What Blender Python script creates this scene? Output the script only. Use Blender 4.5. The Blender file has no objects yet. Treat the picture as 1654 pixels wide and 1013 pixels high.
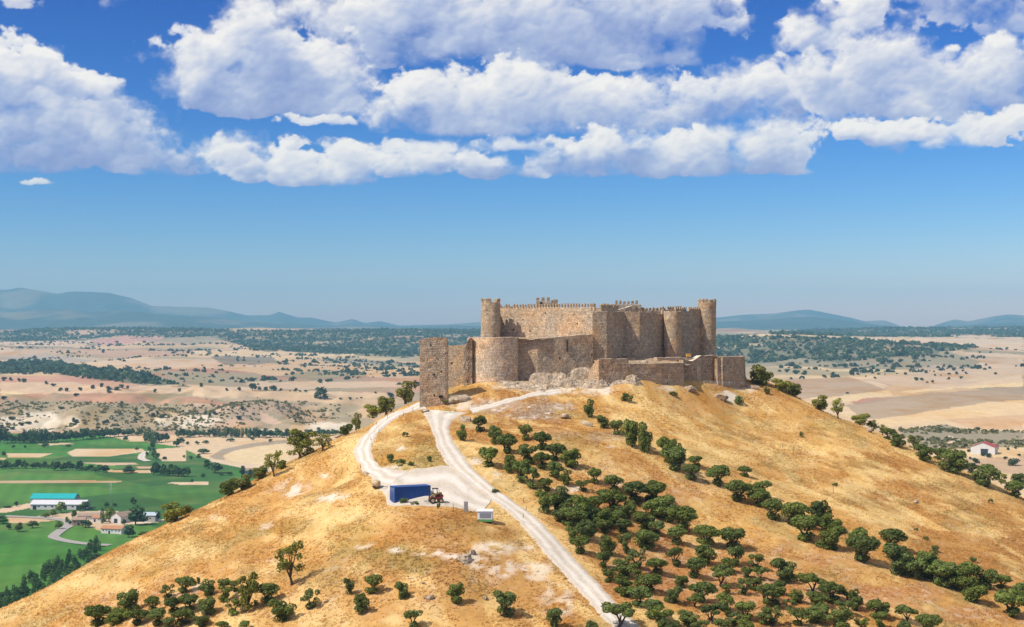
import bpy, bmesh, math, random
import numpy as np
from math import radians, sin, cos, pi, atan2, sqrt
from mathutils import Vector, Matrix
random.seed(7)
rng = np.random.default_rng(11)

# ------------------------------------------------------------------ camera geometry
CAMZ = 130.0
F = 50.0 / 36.0 * 1654.0
CX, CY, HOR = 827.0, 506.5, 535.0
PITCH = math.atan((HOR - CY) / F)
CP, SP = cos(PITCH), sin(PITCH)

def ray(px, py):
    u = (px - CX) / F; v = (CY - py) / F
    y = CP - v * SP; z = SP + v * CP
    return u / y, z / y            # per metre of world Y

def at(px, py, d):
    a, b = ray(px, py)
    return (a * d, d, CAMZ + b * d)

def project(x, y, z):
    z = z - CAMZ
    f = y * CP + z * SP; v = -y * SP + z * CP
    return CX + F * x / f, CY - F * v / f

# ------------------------------------------------------------------ noise in numpy
def _hash(ix, iy, seed):
    h = (ix.astype(np.int64) * 374761393 + iy.astype(np.int64) * 668265263 + seed * 144665) & 0x7fffffff
    h = ((h ^ (h >> 13)) * 1274126177) & 0x7fffffff
    h = h ^ (h >> 16)
    return (h & 0xffff) / 65535.0

def vnoise(x, y, seed=0):
    x = np.asarray(x, float); y = np.asarray(y, float)
    ix = np.floor(x); iy = np.floor(y); fx = x - ix; fy = y - iy
    fx = fx * fx * fx * (fx * (fx * 6 - 15) + 10); fy = fy * fy * fy * (fy * (fy * 6 - 15) + 10)
    a = _hash(ix, iy, seed); b = _hash(ix + 1, iy, seed); c = _hash(ix, iy + 1, seed); d = _hash(ix + 1, iy + 1, seed)
    return (a * (1 - fx) + b * fx) * (1 - fy) + (c * (1 - fx) + d * fx) * fy

def fbm(x, y, oct=4, seed=0, gain=0.5):
    s = 0; amp = 1; tot = 0
    for k in range(oct):
        s = s + amp * vnoise(np.asarray(x) * 2 ** k + 17.3 * k, np.asarray(y) * 2 ** k + 5.7 * k, seed + k)
        tot += amp; amp *= gain
    return s / tot

def sstep(a, b, x):
    t = np.clip((x - a) / (b - a), 0, 1)
    return t * t * (3 - 2 * t)

class RBF:
    def __init__(self, pts, lam=0.0):
        p = np.array(pts, float); self.p = p[:, :2]; n = len(p)
        K = self.phi(self.p, self.p) + lam * np.eye(n)
        P = np.hstack([np.ones((n, 1)), self.p])
        A = np.zeros((n + 3, n + 3)); A[:n, :n] = K; A[:n, n:] = P; A[n:, :n] = P.T
        self.w = np.linalg.solve(A, np.concatenate([p[:, 2], np.zeros(3)]))
    @staticmethod
    def phi(a, b):
        r2 = ((a[:, None, :] - b[None, :, :]) ** 2).sum(-1)
        return 0.5 * r2 * np.log(r2 + 1e-9)
    def __call__(self, x, y):
        x = np.asarray(x, float); sh = x.shape
        q = np.stack([x.ravel(), np.asarray(y, float).ravel()], 1); out = np.empty(len(q))
        n = len(self.p)
        for i in range(0, len(q), 20000):
            s = q[i:i + 20000]
            out[i:i + 20000] = self.phi(s, self.p) @ self.w[:n] + self.w[n] + s @ self.w[n + 1:]
        return out.reshape(sh)

# ------------------------------------------------------------------ the castle hill
SIL_L = [(672,649,302),(640,664,299),(600,688,295),(560,704,290),(485,738,284),(430,766,278),(370,797,271),(285,840,262),(200,880,254),(100,937,243),(0,986,232)]
SIL_R = [(1204,624,352),(1240,621,347),(1275,634,342),(1300,650,338),(1350,674,332),(1400,692,325),(1450,714,319),(1500,738,313),(1570,768,304),(1654,806,294)]
HILL_IN = [(660,813,223),(720,812,224),(640,780,235),(700,770,237),(760,770,236),(780,800,229),(850,800,231),(705,668,292),(640,672,291),(600,700,275),
 (575,740,257),(600,770,242),(650,720,258),(650,745,249),(715,700,270),(740,730,254),(760,668,290),(830,645,297),(900,636,301),(830,624,305),(960,622,314),
 (1018,617,308),(1060,623,311),(1100,627,314.5),(1150,624,325),(1190,621,334),(798,619.5,304.5),(900,622,308),(1000,650,300),(1100,645,311),(1180,650,322),(1230,680,314),(1000,720,265),(880,690,276),(800,700,268),(1100,720,276),(1200,750,276),(1300,760,281),
 (1400,850,246),(1500,850,256),(1600,880,250),(1654,1000,211),(1500,960,214),(1300,1013,189),(1300,930,213),(1150,950,203),(1000,1013,184),(960,950,195),(880,880,209),(950,850,221),(1100,850,233),
 (1000,780,244),(700,860,209),(700,920,197),(700,1013,183),(500,900,215),(500,1013,188),(300,985,203),(300,1013,198),(150,1000,217),(400,850,240),(500,800,249),(560,770,255),(300,900,232),(60,1005,223),(0,1020,222),(820,840,218),(820,950,194)]
_pts = [at(*t) for t in HILL_IN] + [at(*t) for t in SIL_L] + [at(*t) for t in SIL_R]
_pts = [(p[0], p[1], p[2]) for p in _pts]
def _outward(sil, sgn):
    P = [at(*t) for t in sil]
    for i, p in enumerate(P):
        a = P[max(0, i - 1)]; b = P[min(len(P) - 1, i + 1)]
        tx, ty = b[0] - a[0], b[1] - a[1]; l = sqrt(tx * tx + ty * ty); nx, ny = -ty / l * sgn, tx / l * sgn
        for dist, dz in ((9, 4.2), (28, 16), (70, 44)):
            if i % 2 == 0 or dist < 20:
                _pts.append((p[0] + nx * dist, p[1] + ny * dist, p[2] - dz))
_outward(SIL_L, -1); _outward(SIL_R, 1)
# castle plateau and the far slope
for x, y, z in ((-8,322,-10.5),(8,330,-10),(25,338,-10),(40,350,-11.5),(-12,345,-13),(0,360,-12.5),(20,370,-13.5),(40,378,-15)):
    _pts.append((x, y, CAMZ + z))
for x, y, z in ((-20,400,-38),(10,410,-36),(40,418,-37),(0,460,-68),(40,470,-68),(80,430,-62),(20,540,-112),(-60,480,-112),(110,480,-100)):
    _pts.append((x, y, CAMZ + z))
# towards the camera, below the frame
for x, y, z in ((-90,170,-56),(-45,160,-50),(0,150,-50),(45,155,-50),(85,165,-54),(-100,120,-78),(0,100,-78),(100,120,-74),(0,50,-108),(-120,60,-118),(120,60,-105),(150,200,-66),(-150,180,-88)):
    _pts.append((x, y, CAMZ + z))
HILL = RBF(_pts, 1.5)

def hill_fn(x, y):
    x = np.asarray(x, float); y = np.asarray(y, float)
    z = HILL(x, y)
    z = z + (fbm(x / 9, y / 9, 4, 3) - 0.5) * 0.9 + (fbm(x / 1.6, y / 1.6, 2, 9) - 0.5) * 0.22
    return z

# sample it once on a dense grid, then interpolate
GX0, GX1, GY0, GY1, GS = -240.0, 260.0, 20.0, 620.0, 1.0
_gx = np.arange(GX0, GX1 + GS, GS); _gy = np.arange(GY0, GY1 + GS, GS)
_GZ = None
def _grid():
    global _GZ
    X, Y = np.meshgrid(_gx, _gy)
    z = HILL(X, Y)
    out = np.hypot(X - 5, Y - 260)                  # leave the spline behind far out and sink below the valley
    z = z - np.clip(out - 210, 0, None) * 0.45
    _GZ = z
_grid()
def bil(G, x0, y0, s, x, y):
    fx = np.clip((x - x0) / s, 0, G.shape[1] - 1.001); fy = np.clip((y - y0) / s, 0, G.shape[0] - 1.001)
    ix = fx.astype(int); iy = fy.astype(int); fx = fx - ix; fy = fy - iy
    return (G[iy, ix] * (1 - fx) + G[iy, ix + 1] * fx) * (1 - fy) + (G[iy + 1, ix] * (1 - fx) + G[iy + 1, ix + 1] * fx) * fy

def hill_z(x, y):
    x = np.asarray(x, float); y = np.asarray(y, float)
    return bil(_GZ, GX0, GY0, GS, x, y) + (fbm(x / 9, y / 9, 4, 3) - 0.5) * 0.9 + (fbm(x / 1.6, y / 1.6, 2, 9) - 0.5) * 0.22

# ------------------------------------------------------------------ the valley and the plains behind
def _v(px, rows):
    a = (px - CX) / F
    return [(a, math.log(d), z) for d, z in rows]
_vp = []
L_FAR = [(300,0),(700,0),(1040,0),(1400,0),(1770,0),(1860,5),(2160,34),(2350,37),(3000,45),(4000,57),(5500,74),(6500,90),(7500,139),(8300,132),(11000,120),(20000,150)]
for px in (-900,-300,100): _vp += _v(px, L_FAR)
_vp += _v(330, [(300,0),(700,0),(1040,0),(1400,0),(1770,0),(1860,4),(2160,33),(2350,36),(3000,45),(4000,56),(5400,68),(6300,100),(7000,138),(8300,130),(11000,120),(20000,150)])
_vp += _v(600, [(300,0),(700,0),(1040,0),(1400,0),(1770,0),(1900,5),(2200,26),(2400,33),(3000,43),(4500,54),(5000,58),(5800,95),(6700,130),(8300,128),(11000,120),(20000,150)])
_vp += _v(900, [(300,0),(700,0),(1040,5),(1400,10),(1770,16),(2200,28),(3000,46),(4500,60),(5800,95),(6700,130),(8300,128),(11000,120),(20000,150)])
_vp += _v(1250, [(300,5),(700,15),(1040,24),(1500,30),(2000,36),(2900,50),(3300,58),(3700,72),(4300,108),(4900,104),(6000,104),(7500,128),(9000,132),(11000,120),(20000,150)])
R_FAR = [(300,5),(700,18),(900,25),(1200,28),(1450,31),(1650,37),(2000,39),(2900,54),(3600,64),(4300,86),(5000,92),(6000,104),(7000,118),(8000,146),(9000,138),(11000,120),(20000,150)]
for px in (1500, 1900, 2600): _vp += _v(px, R_FAR)
VAL = RBF([(a * 2.2, l, z) for a, l, z in _vp], 1e-3)

VA0, VA1, VNA = -0.78, 0.78, 320
VL0, VL1, VNL = math.log(60), math.log(21000), 420
_va = np.linspace(VA0, VA1, VNA); _vl = np.linspace(VL0, VL1, VNL)
_A, _L = np.meshgrid(_va, _vl)
_VZ = VAL(_A * 2.2, np.maximum(_L, math.log(300)))
def valley_z(x, y):
    x = np.asarray(x, float); y = np.maximum(np.asarray(y, float), 1.0)
    a = np.clip(x / y, VA0, VA1); l = np.log(np.clip(y, 61, 20900))
    fx = (a - VA0) / (VA1 - VA0) * (VNA - 1); fy = (l - VL0) / (VL1 - VL0) * (VNL - 1)
    ix = np.clip(fx.astype(int), 0, VNA - 2); iy = np.clip(fy.astype(int), 0, VNL - 2); fx = fx - ix; fy = fy - iy
    z = (_VZ[iy, ix] * (1 - fx) + _VZ[iy, ix + 1] * fx) * (1 - fy) + (_VZ[iy + 1, ix] * (1 - fx) + _VZ[iy + 1, ix + 1] * fx) * fy
    rough = sstep(1800, 2100, y + np.clip(x, -50, 400) * 2.0)          # the flat valley floor stays flat
    z = z + rough * (fbm(x / 420, y / 420, 4, 21) - 0.5) * np.clip(y * 0.0098, 0, 38)
    bl = sstep(1760, 1900, y) * (1 - sstep(2250, 2420, y)) * sstep(120, -250, x)
    z = z + bl * (np.abs(fbm(x / 95, y / 160, 3, 33) - 0.5) - 0.12) * 44   # gullied bluffs
    return z

def ground(x, y):
    return np.maximum(hill_z(x, y), valley_z(x, y))

def hit(px, py, fn=None, d0=60.0, d1=20000.0):
    """where the line of sight through a pixel meets the ground"""
    a, b = ray(px, py)
    ds = np.exp(np.linspace(math.log(d0), math.log(d1), 2600))
    f = fn or ground
    g = f(a * ds, ds) - (CAMZ + b * ds)
    k = np.argmax(g > 0)
    if g[k] <= 0: k = len(ds) - 1
    lo, hi = ds[max(k - 1, 0)], ds[k]
    d = np.linspace(lo, hi, 40); g = f(a * d, d) - (CAMZ + b * d); j = np.argmax(g > 0) if (g > 0).any() else 39
    return (a * d[j], d[j], CAMZ + b * d[j])
def hit_hill(px, py): return hit(px, py, hill_z, 120.0, 420.0)
def hit_val(px, py): return hit(px, py, valley_z, 400.0, 20000.0)
# ------------------------------------------------------------------ scene helpers
SC = bpy.context.scene
COL = SC.collection

def tag(o, label=None, cat=None, group=None, kind=None):
    if label: o['label'] = label
    if cat: o['category'] = cat
    if group: o['group'] = group
    if kind: o['kind'] = kind
    return o

def empty(name, loc, rz=0.0, label=None, cat=None, group=None):
    o = bpy.data.objects.new(name, None); COL.objects.link(o)
    o.empty_display_size = 0.5
    o.location = loc; o.rotation_euler = (0, 0, rz)
    return tag(o, label, cat, group)

def link_mesh(name, me, mat=None, parent=None, loc=None, rz=None):
    o = bpy.data.objects.new(name, me); COL.objects.link(o)
    if mat is not None:
        for m in (mat if isinstance(mat, (list, tuple)) else [mat]): me.materials.append(m)
    if parent is not None: o.parent = parent
    if loc is not None: o.location = loc
    if rz is not None: o.rotation_euler = (0, 0, rz)
    return o

def np_mesh(name, verts, faces, smooth=False, col=None, uv=None, mi=None):
    """verts (n,3), faces list of int arrays (k, m) (one array per face size)"""
    me = bpy.data.meshes.new(name)
    verts = np.asarray(verts, np.float32)
    if not isinstance(faces, list): faces = [faces]
    faces = [np.asarray(f, np.int32) for f in faces if len(f)]
    nl = sum(f.size for f in faces); nf = sum(len(f) for f in faces)
    me.vertices.add(len(verts)); me.vertices.foreach_set('co', verts.ravel())
    me.loops.add(nl); me.polygons.add(nf)
    li = np.concatenate([f.ravel() for f in faces]).astype(np.int32)
    tot = np.concatenate([np.full(len(f), f.shape[1], np.int32) for f in faces])
    st = np.concatenate([[0], np.cumsum(tot)[:-1]]).astype(np.int32)
    me.loops.foreach_set('vertex_index', li)
    me.polygons.foreach_set('loop_start', st); me.polygons.foreach_set('loop_total', tot)
    me.polygons.foreach_set('use_smooth', np.full(nf, smooth, bool))
    if mi is not None: me.polygons.foreach_set('material_index', np.asarray(mi, np.int32))
    if uv is not None:
        l = me.uv_layers.new(name='UVMap'); l.data.foreach_set('uv', np.asarray(uv, np.float32)[li].ravel())
    me.update(calc_edges=True)
    if col is not None:
        c = np.asarray(col, np.float32)
        if c.shape[1] == 3: c = np.hstack([c, np.ones((len(c), 1), np.float32)])
        a = me.color_attributes.new('tint', 'FLOAT_COLOR', 'POINT'); a.data.foreach_set('color', c.ravel())
    return me

def grid_faces(nx, ny):
    i = np.arange(nx - 1)[None, :] + np.arange(ny - 1)[:, None] * nx
    return np.stack([i, i + 1, i + nx + 1, i + nx], -1).reshape(-1, 4)

class MB:
    """collects boxes, tubes and the like into one mesh"""
    def __init__(s): s.v = []; s.f = []; s.m = []; s.sm = []
    def add(s, vs, fs, m=0, smooth=False):
        b = len(s.v); s.v += [tuple(v) for v in vs]
        for f in fs: s.f.append([b + i for i in f]); s.m.append(m); s.sm.append(smooth)
    def box(s, c, size, rz=0.0, m=0, bev=0.0, top=1.0):
        hx, hy, hz = size[0] / 2, size[1] / 2, size[2] / 2
        b = min(bev, hx * .9, hy * .9, hz * .9)
        vs = []
        if b <= 0:
            for z, k in ((-hz, 1), (hz, top)):
                for x, y in ((-hx, -hy), (hx, -hy), (hx, hy), (-hx, hy)): vs.append((x * k, y * k, z))
            fs = [(3, 2, 1, 0), (4, 5, 6, 7), (0, 1, 5, 4), (1, 2, 6, 5), (2, 3, 7, 6), (3, 0, 4, 7)]
        else:
            rings = [(-hz, b), (-hz + b, 0), (hz - b, 0), (hz, b)]
            for z, i in rings:
                X, Y = hx - i, hy - i; e = b
                for x, y in ((-X + e, -Y), (X - e, -Y), (X, -Y + e), (X, Y - e), (X - e, Y), (-X + e, Y), (-X, Y - e), (-X, -Y + e)): vs.append((x, y, z))
            fs = [tuple(range(7, -1, -1)), tuple(range(24, 32))]
            for r in range(3):
                for k in range(8): fs.append((r * 8 + k, r * 8 + (k + 1) % 8, r * 8 + 8 + (k + 1) % 8, r * 8 + 8 + k))
        ca, sa = cos(rz), sin(rz)
        s.add([(c[0] + x * ca - y * sa, c[1] + x * sa + y * ca, c[2] + z) for x, y, z in vs], fs, m)
    def tube(s, pts, rad, n=6, m=0, caps=True, smooth=True):
        pts = [Vector(p) for p in pts]
        if not isinstance(rad, (list, tuple)): rad = [rad] * len(pts)
        vs = []
        for i, p in enumerate(pts):
            t = (pts[min(i + 1, len(pts) - 1)] - pts[max(i - 1, 0)]).normalized()
            a = t.cross(Vector((0, 0, 1)) if abs(t.z) < .9 else Vector((1, 0, 0))).normalized(); b = t.cross(a)
            for k in range(n):
                q = 2 * pi * k / n; vs.append(p + (a * cos(q) + b * sin(q)) * rad[i])
        fs = []
        for i in range(len(pts) - 1):
            for k in range(n): fs.append((i * n + k, i * n + (k + 1) % n, i * n + n + (k + 1) % n, i * n + n + k))
        s.add(vs, fs, m, smooth)
        if caps:
            b = len(s.v) - len(vs)
            s.f.append([b + k for k in range(n - 1, -1, -1)]); s.f.append([b + len(vs) - n + k for k in range(n)])
            s.m += [m, m]; s.sm += [False, False]
    def disc(s, c, axis, r, w, n=18, m=0):
        a = Vector(axis).normalized()
        s.tube([Vector(c) - a * w / 2, Vector(c) + a * w / 2], r, n, m, True, False)
    def prism(s, prof, p0, along, m=0):
        """profile polygon [(u, z)] in the plane across `along` (a unit XY vector), pushed from p0 by len(along)"""
        ax = Vector((along[0], along[1], 0)); d = ax.normalized(); u = Vector((-d.y, d.x, 0)); p = Vector(p0); n = len(prof)
        vs = [p + u * a + Vector((0, 0, z)) for a, z in prof] + [p + ax + u * a + Vector((0, 0, z)) for a, z in prof]
        fs = [tuple(range(n)), tuple(range(2 * n - 1, n - 1, -1))] + [(k, k + n, (k + 1) % n + n, (k + 1) % n) for k in range(n)]
        s.add(vs, fs, m)
    def build(s, name, mat, parent=None, loc=None, rz=None):
        me = bpy.data.meshes.new(name); me.from_pydata(s.v, [], s.f)
        for p, m, sm in zip(me.polygons, s.m, s.sm): p.material_index = m; p.use_smooth = sm
        bm = bmesh.new(); bm.from_mesh(me); bmesh.ops.recalc_face_normals(bm, faces=bm.faces); bm.to_mesh(me); bm.free()
        return link_mesh(name, me, mat, parent, loc, rz)

# ------------------------------------------------------------------ materials
class NT:
    def __init__(s, tree): s.t = tree; s.n = tree.nodes; s.l = tree.links
    def new(s, typ, ins=None, **kw):
        n = s.n.new(typ)
        for k, v in kw.items(): setattr(n, k, v)
        for k, v in (ins or {}).items(): s.put(n.inputs[k], v)
        return n
    def put(s, sock, v):
        if isinstance(v, bpy.types.NodeSocket): s.l.new(v, sock)
        elif isinstance(v, bpy.types.Node): s.l.new(v.outputs[0], sock)
        else: sock.default_value = v
    def math(s, op, a, b=0.0, c=0.0, clamp=False):
        n = s.n.new('ShaderNodeMath'); n.operation = op; n.use_clamp = clamp
        s.put(n.inputs[0], a); s.put(n.inputs[1], b)
        if op in ('MULTIPLY_ADD', 'SMOOTH_MAX', 'SMOOTH_MIN'): s.put(n.inputs[2], c)
        return n.outputs[0]
    def vmath(s, op, a, b=None, out=0):
        n = s.n.new('ShaderNodeVectorMath'); n.operation = op; s.put(n.inputs[0], a)
        if b is not None:
            if op == 'SCALE': s.put(n.inputs['Scale'], b)
            else: s.put(n.inputs[1], b)
        return n.outputs[out]
    def mix(s, a, b, f, mode='MIX'):
        n = s.n.new('ShaderNodeMix'); n.data_type = 'RGBA'; n.blend_type = mode
        s.put(n.inputs[0], f); s.put(n.inputs[6], a); s.put(n.inputs[7], b)
        return n.outputs[2]
    def noise(s, vec, scale, detail=4.0, rough=0.5, dist=0.0):
        n = s.new('ShaderNodeTexNoise', {'Scale': scale, 'Detail': detail, 'Roughness': rough, 'Distortion': dist})
        if vec is not None: s.put(n.inputs['Vector'], vec)
        return n.outputs['Fac']
    def ramp(s, f, stops, interp='LINEAR'):
        n = s.n.new('ShaderNodeValToRGB'); n.color_ramp.interpolation = interp; s.put(n.inputs[0], f)
        e = n.color_ramp.elements
        while len(e) < len(stops): e.new(0.5)
        for i, (p, c) in enumerate(stops):
            e[i].position = p; e[i].color = (*c, 1) if len(c) == 3 else c
        return n.outputs[0]
    def maprange(s, v, a, b, c=0.0, d=1.0, smooth=False):
        n = s.n.new('ShaderNodeMapRange'); s.put(n.inputs[0], v)
        if smooth: n.interpolation_type = 'SMOOTHSTEP'
        for i, x in enumerate((a, b, c, d)): s.put(n.inputs[i + 1], x)
        return n.outputs[0]

def mat_new(name):
    m = bpy.data.materials.new(name); m.use_nodes = True; t = NT(m.node_tree); t.n.clear()
    out = t.new('ShaderNodeOutputMaterial')
    return m, t, out

def bsdf(t, out, color, rough=0.8, metal=0.0, normal=None, spec=0.3):
    b = t.new('ShaderNodeBsdfPrincipled', {'Base Color': color, 'Roughness': rough, 'Metallic': metal, 'Specular IOR Level': spec})
    if normal is not None: t.put(b.inputs['Normal'], normal)
    t.l.new(b.outputs[0], out.inputs['Surface'])
    return b

def plain(name, rgb, rough=0.7, metal=0.0, var=0.25, scale=3.0, spec=0.3):
    """painted or raw surface with faded and dirty patches"""
    m, t, out = mat_new(name)
    co = t.new('ShaderNodeTexCoord').outputs['Object']
    n = t.noise(co, scale, 5, 0.6)
    n2 = t.noise(co, scale * 7, 3, 0.6)
    f = t.math('MULTIPLY_ADD', n, var * 2, 1 - var)
    f = t.math('MULTIPLY', f, t.math('MULTIPLY_ADD', n2, var, 1 - var * .5))
    c = t.vmath('SCALE', (*rgb,), f)
    bsdf(t, out, c, rough, metal, None, spec)
    return m

def bump(t, h, strength=0.5, dist=0.1):
    return t.new('ShaderNodeBump', {'Strength': strength, 'Distance': dist, 'Height': h}).outputs[0]

# hill grass sheet: tint attribute carries the plant and soil patches
def make_ground_mat(name, fine, mid, amp, bstr, bdist):
    m, t, out = mat_new(name)
    co = t.new('ShaderNodeTexCoord').outputs['Object']
    tint = t.new('ShaderNodeAttribute', attribute_name='tint').outputs['Color']
    st = t.vmath('MULTIPLY', co, (1.0, 0.55, 1.0))
    n1 = t.noise(st, fine, 6, 0.68, 0.4); n2 = t.noise(st, mid, 4, 0.6)
    n3 = t.noise(co, fine * 3.1, 3, 0.6)
    f = t.math('ADD', t.math('MULTIPLY_ADD', n1, amp * 2, 1 - amp), t.math('MULTIPLY_ADD', n2, amp, -amp * .5))
    f = t.math('ADD', f, t.math('MULTIPLY_ADD', n3, amp * .8, -amp * .4))
    c = t.vmath('SCALE', tint, f)
    dry = t.mix(c, t.vmath('MULTIPLY', c, (0.86, 0.72, 0.5)), t.maprange(n2, 0.5, 0.7))
    bsdf(t, out, dry, 0.95, 0, bump(t, n1, bstr, bdist), 0.1)
    return m
M = {}
M['hill'] = make_ground_mat('dry_hill_ground', 1.1, 0.16, 0.30, 0.35, 0.2)
M['valley'] = make_ground_mat('valley_ground', 0.10, 0.012, 0.26, 0.4, 1.5)

def make_grass_mat():
    m, t, out = mat_new('dry_grass_blades')
    tint = t.new('ShaderNodeAttribute', attribute_name='tint').outputs['Color']
    d = t.new('ShaderNodeBsdfDiffuse', {'Color': tint}); tr = t.new('ShaderNodeBsdfTranslucent', {'Color': tint})
    mx = t.new('ShaderNodeMixShader', {0: 0.5, 1: d.outputs[0], 2: tr.outputs[0]})
    t.l.new(mx.outputs[0], out.inputs['Surface']); return m
M['grass'] = make_grass_mat()

def make_leaf_mat(name, rgb, var=0.5, warm=(1.25, 1.15, 0.7), trans=0.22):
    m, t, out = mat_new(name)
    tone = t.new('ShaderNodeAttribute', attribute_name='tint').outputs['Fac']
    oi = t.new('ShaderNodeObjectInfo')
    f = t.math('MULTIPLY_ADD', tone, var * 2, 1 - var)
    f = t.math('MULTIPLY', f, t.math('MULTIPLY_ADD', oi.outputs['Random'], 0.5, 0.75))
    c = t.vmath('SCALE', (*rgb,), f)
    c = t.mix(c, t.vmath('MULTIPLY', c, warm), t.math('MULTIPLY', t.math('FRACT', t.math('MULTIPLY', oi.outputs['Random'], 7.31)), 0.8))
    b = t.new('ShaderNodeBsdfPrincipled', {'Base Color': c, 'Roughness': 0.7, 'Specular IOR Level': 0.08})
    tr = t.new('ShaderNodeBsdfTranslucent', {'Color': t.vmath('MULTIPLY', c, (1.3, 1.5, 0.6))})
    mx = t.new('ShaderNodeMixShader', {0: trans, 1: b.outputs[0], 2: tr.outputs[0]})
    t.l.new(mx.outputs[0], out.inputs['Surface']); return m
M['olive'] = make_leaf_mat('olive_leaves', (0.118, 0.150, 0.045), 0.5)
M['almond'] = make_leaf_mat('almond_leaves', (0.19, 0.20, 0.052))
M['valleyleaf'] = make_leaf_mat('valley_tree_leaves', (0.062, 0.115, 0.048))
M['lightleaf'] = make_leaf_mat('light_green_leaves', (0.14, 0.19, 0.04))
M['scrub'] = make_leaf_mat('holm_oak_leaves', (0.055, 0.082, 0.040), 0.35)
M['weed'] = make_leaf_mat('weed_leaves', (0.115, 0.15, 0.05))
M['dryscrub'] = make_leaf_mat('grey_scrub_leaves', (0.15, 0.145, 0.075), 0.35)
M['bark'] = plain('bark', (0.085, 0.065, 0.048), 0.95, 0, 0.4, 6)
M['wood'] = plain('weathered_wood', (0.20, 0.16, 0.12), 0.9, 0, 0.35, 9)

def make_stone(name, ca, cb, mortar, bw=0.55, bh=0.32, dark=0.5):
    m, t, out = mat_new(name)
    uv = t.new('ShaderNodeTexCoord').outputs['UV']; co = t.new('ShaderNodeTexCoord').outputs['Object']
    w = t.noise(co, 0.7, 3, 0.6)
    uvd = t.vmath('ADD', uv, t.vmath('SCALE', t.new('ShaderNodeTexNoise', {'Vector': co, 'Scale': 1.6, 'Detail': 4.0}).outputs['Color'], 0.55))
    br = t.new('ShaderNodeTexBrick', {'Vector': uvd, 'Color1': (*ca, 1), 'Color2': (*cb, 1), 'Mortar': (*mortar, 1), 'Scale': 1.0, 'Mortar Size': 0.05, 'Mortar Smooth': 0.3, 'Bias': 0.0, 'Brick Width': bw, 'Row Height': bh})
    br.offset = 0.5; br.squash = 0.7; br.squash_frequency = 3
    big = t.noise(co, 0.16, 5, 0.6, 0.6)
    c = t.mix(br.outputs[0], t.vmath('MULTIPLY', br.outputs[0], (1.10, 0.92, 0.74)), t.maprange(big, 0.42, 0.66))
    c = t.mix(c, t.vmath('MULTIPLY', c, (1.26, 1.22, 1.17)), t.maprange(t.noise(co, 0.33, 4, 0.6), 0.5, 0.68))
    gr = t.noise(co, 2.6, 5, 0.7)
    c = t.vmath('SCALE', c, t.maprange(gr, 0.3, 0.7, 0.55, 1.32))
    c = t.vmath('SCALE', c, t.maprange(t.noise(co, 1.1, 4, 0.65), 0.3, 0.7, 0.72, 1.25))
    # open joints and putlog holes
    vo = t.new('ShaderNodeTexVoronoi', {'Vector': co, 'Scale': 0.40, 'Randomness': 1.0}).outputs['Distance']
    hole = t.maprange(vo, 0.06, 0.12, 0.12, 1.0)
    c = t.vmath('SCALE', c, hole)
    h = t.math('ADD', t.math('MULTIPLY', br.outputs['Fac'], -0.7), t.math('ADD', t.math('MULTIPLY', gr, 1.0), t.math('MULTIPLY', hole, 0.6)))
    bsdf(t, out, c, 0.93, 0, bump(t, h, 0.9, 0.10), 0.15)
    return m
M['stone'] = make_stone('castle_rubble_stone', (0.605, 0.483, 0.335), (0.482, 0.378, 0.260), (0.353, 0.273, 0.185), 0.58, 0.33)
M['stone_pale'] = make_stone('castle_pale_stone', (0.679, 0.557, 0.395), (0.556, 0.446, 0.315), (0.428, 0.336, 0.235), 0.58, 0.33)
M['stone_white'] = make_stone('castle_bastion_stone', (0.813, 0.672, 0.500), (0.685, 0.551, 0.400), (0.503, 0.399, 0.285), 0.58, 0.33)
M['stone_rough'] = make_stone('castle_ruined_stone', (0.578, 0.457, 0.320), (0.428, 0.331, 0.230), (0.278, 0.215, 0.150), 0.55, 0.36)
M['stone_cap'] = plain('wall_cap_sun_tone', (0.68, 0.59, 0.48), 0.95, 0, 0.2, 1.4)  # wall tops made paler, sunlight on them painted into the colour

def make_rock():
    m, t, out = mat_new('limestone_rock')
    co = t.new('ShaderNodeTexCoord').outputs['Object']
    n = t.noise(co, 0.9, 8, 0.7, 0.8); n2 = t.noise(co, 0.35, 4, 0.6)
    vo = t.new('ShaderNodeTexVoronoi', {'Vector': co, 'Scale': 1.1}, feature='DISTANCE_TO_EDGE').outputs['Distance']
    c = t.ramp(n, [(0.30, (0.20, 0.15, 0.10)), (0.45, (0.42, 0.325, 0.225)), (0.6, (0.60, 0.49, 0.36)), (0.8, (0.70, 0.60, 0.47))])
    c = t.mix(c, (0.42, 0.26, 0.10, 1), t.maprange(n2, 0.56, 0.68, 0, 0.7))
    c = t.vmath('SCALE', c, t.maprange(vo, 0.0, 0.08, 0.55, 1.0))
    bsdf(t, out, c, 0.95, 0, bump(t, t.math('ADD', n, t.math('MULTIPLY', vo, 0.4)), 1.0, 0.25), 0.1)
    return m
M['rock'] = make_rock()

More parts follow.
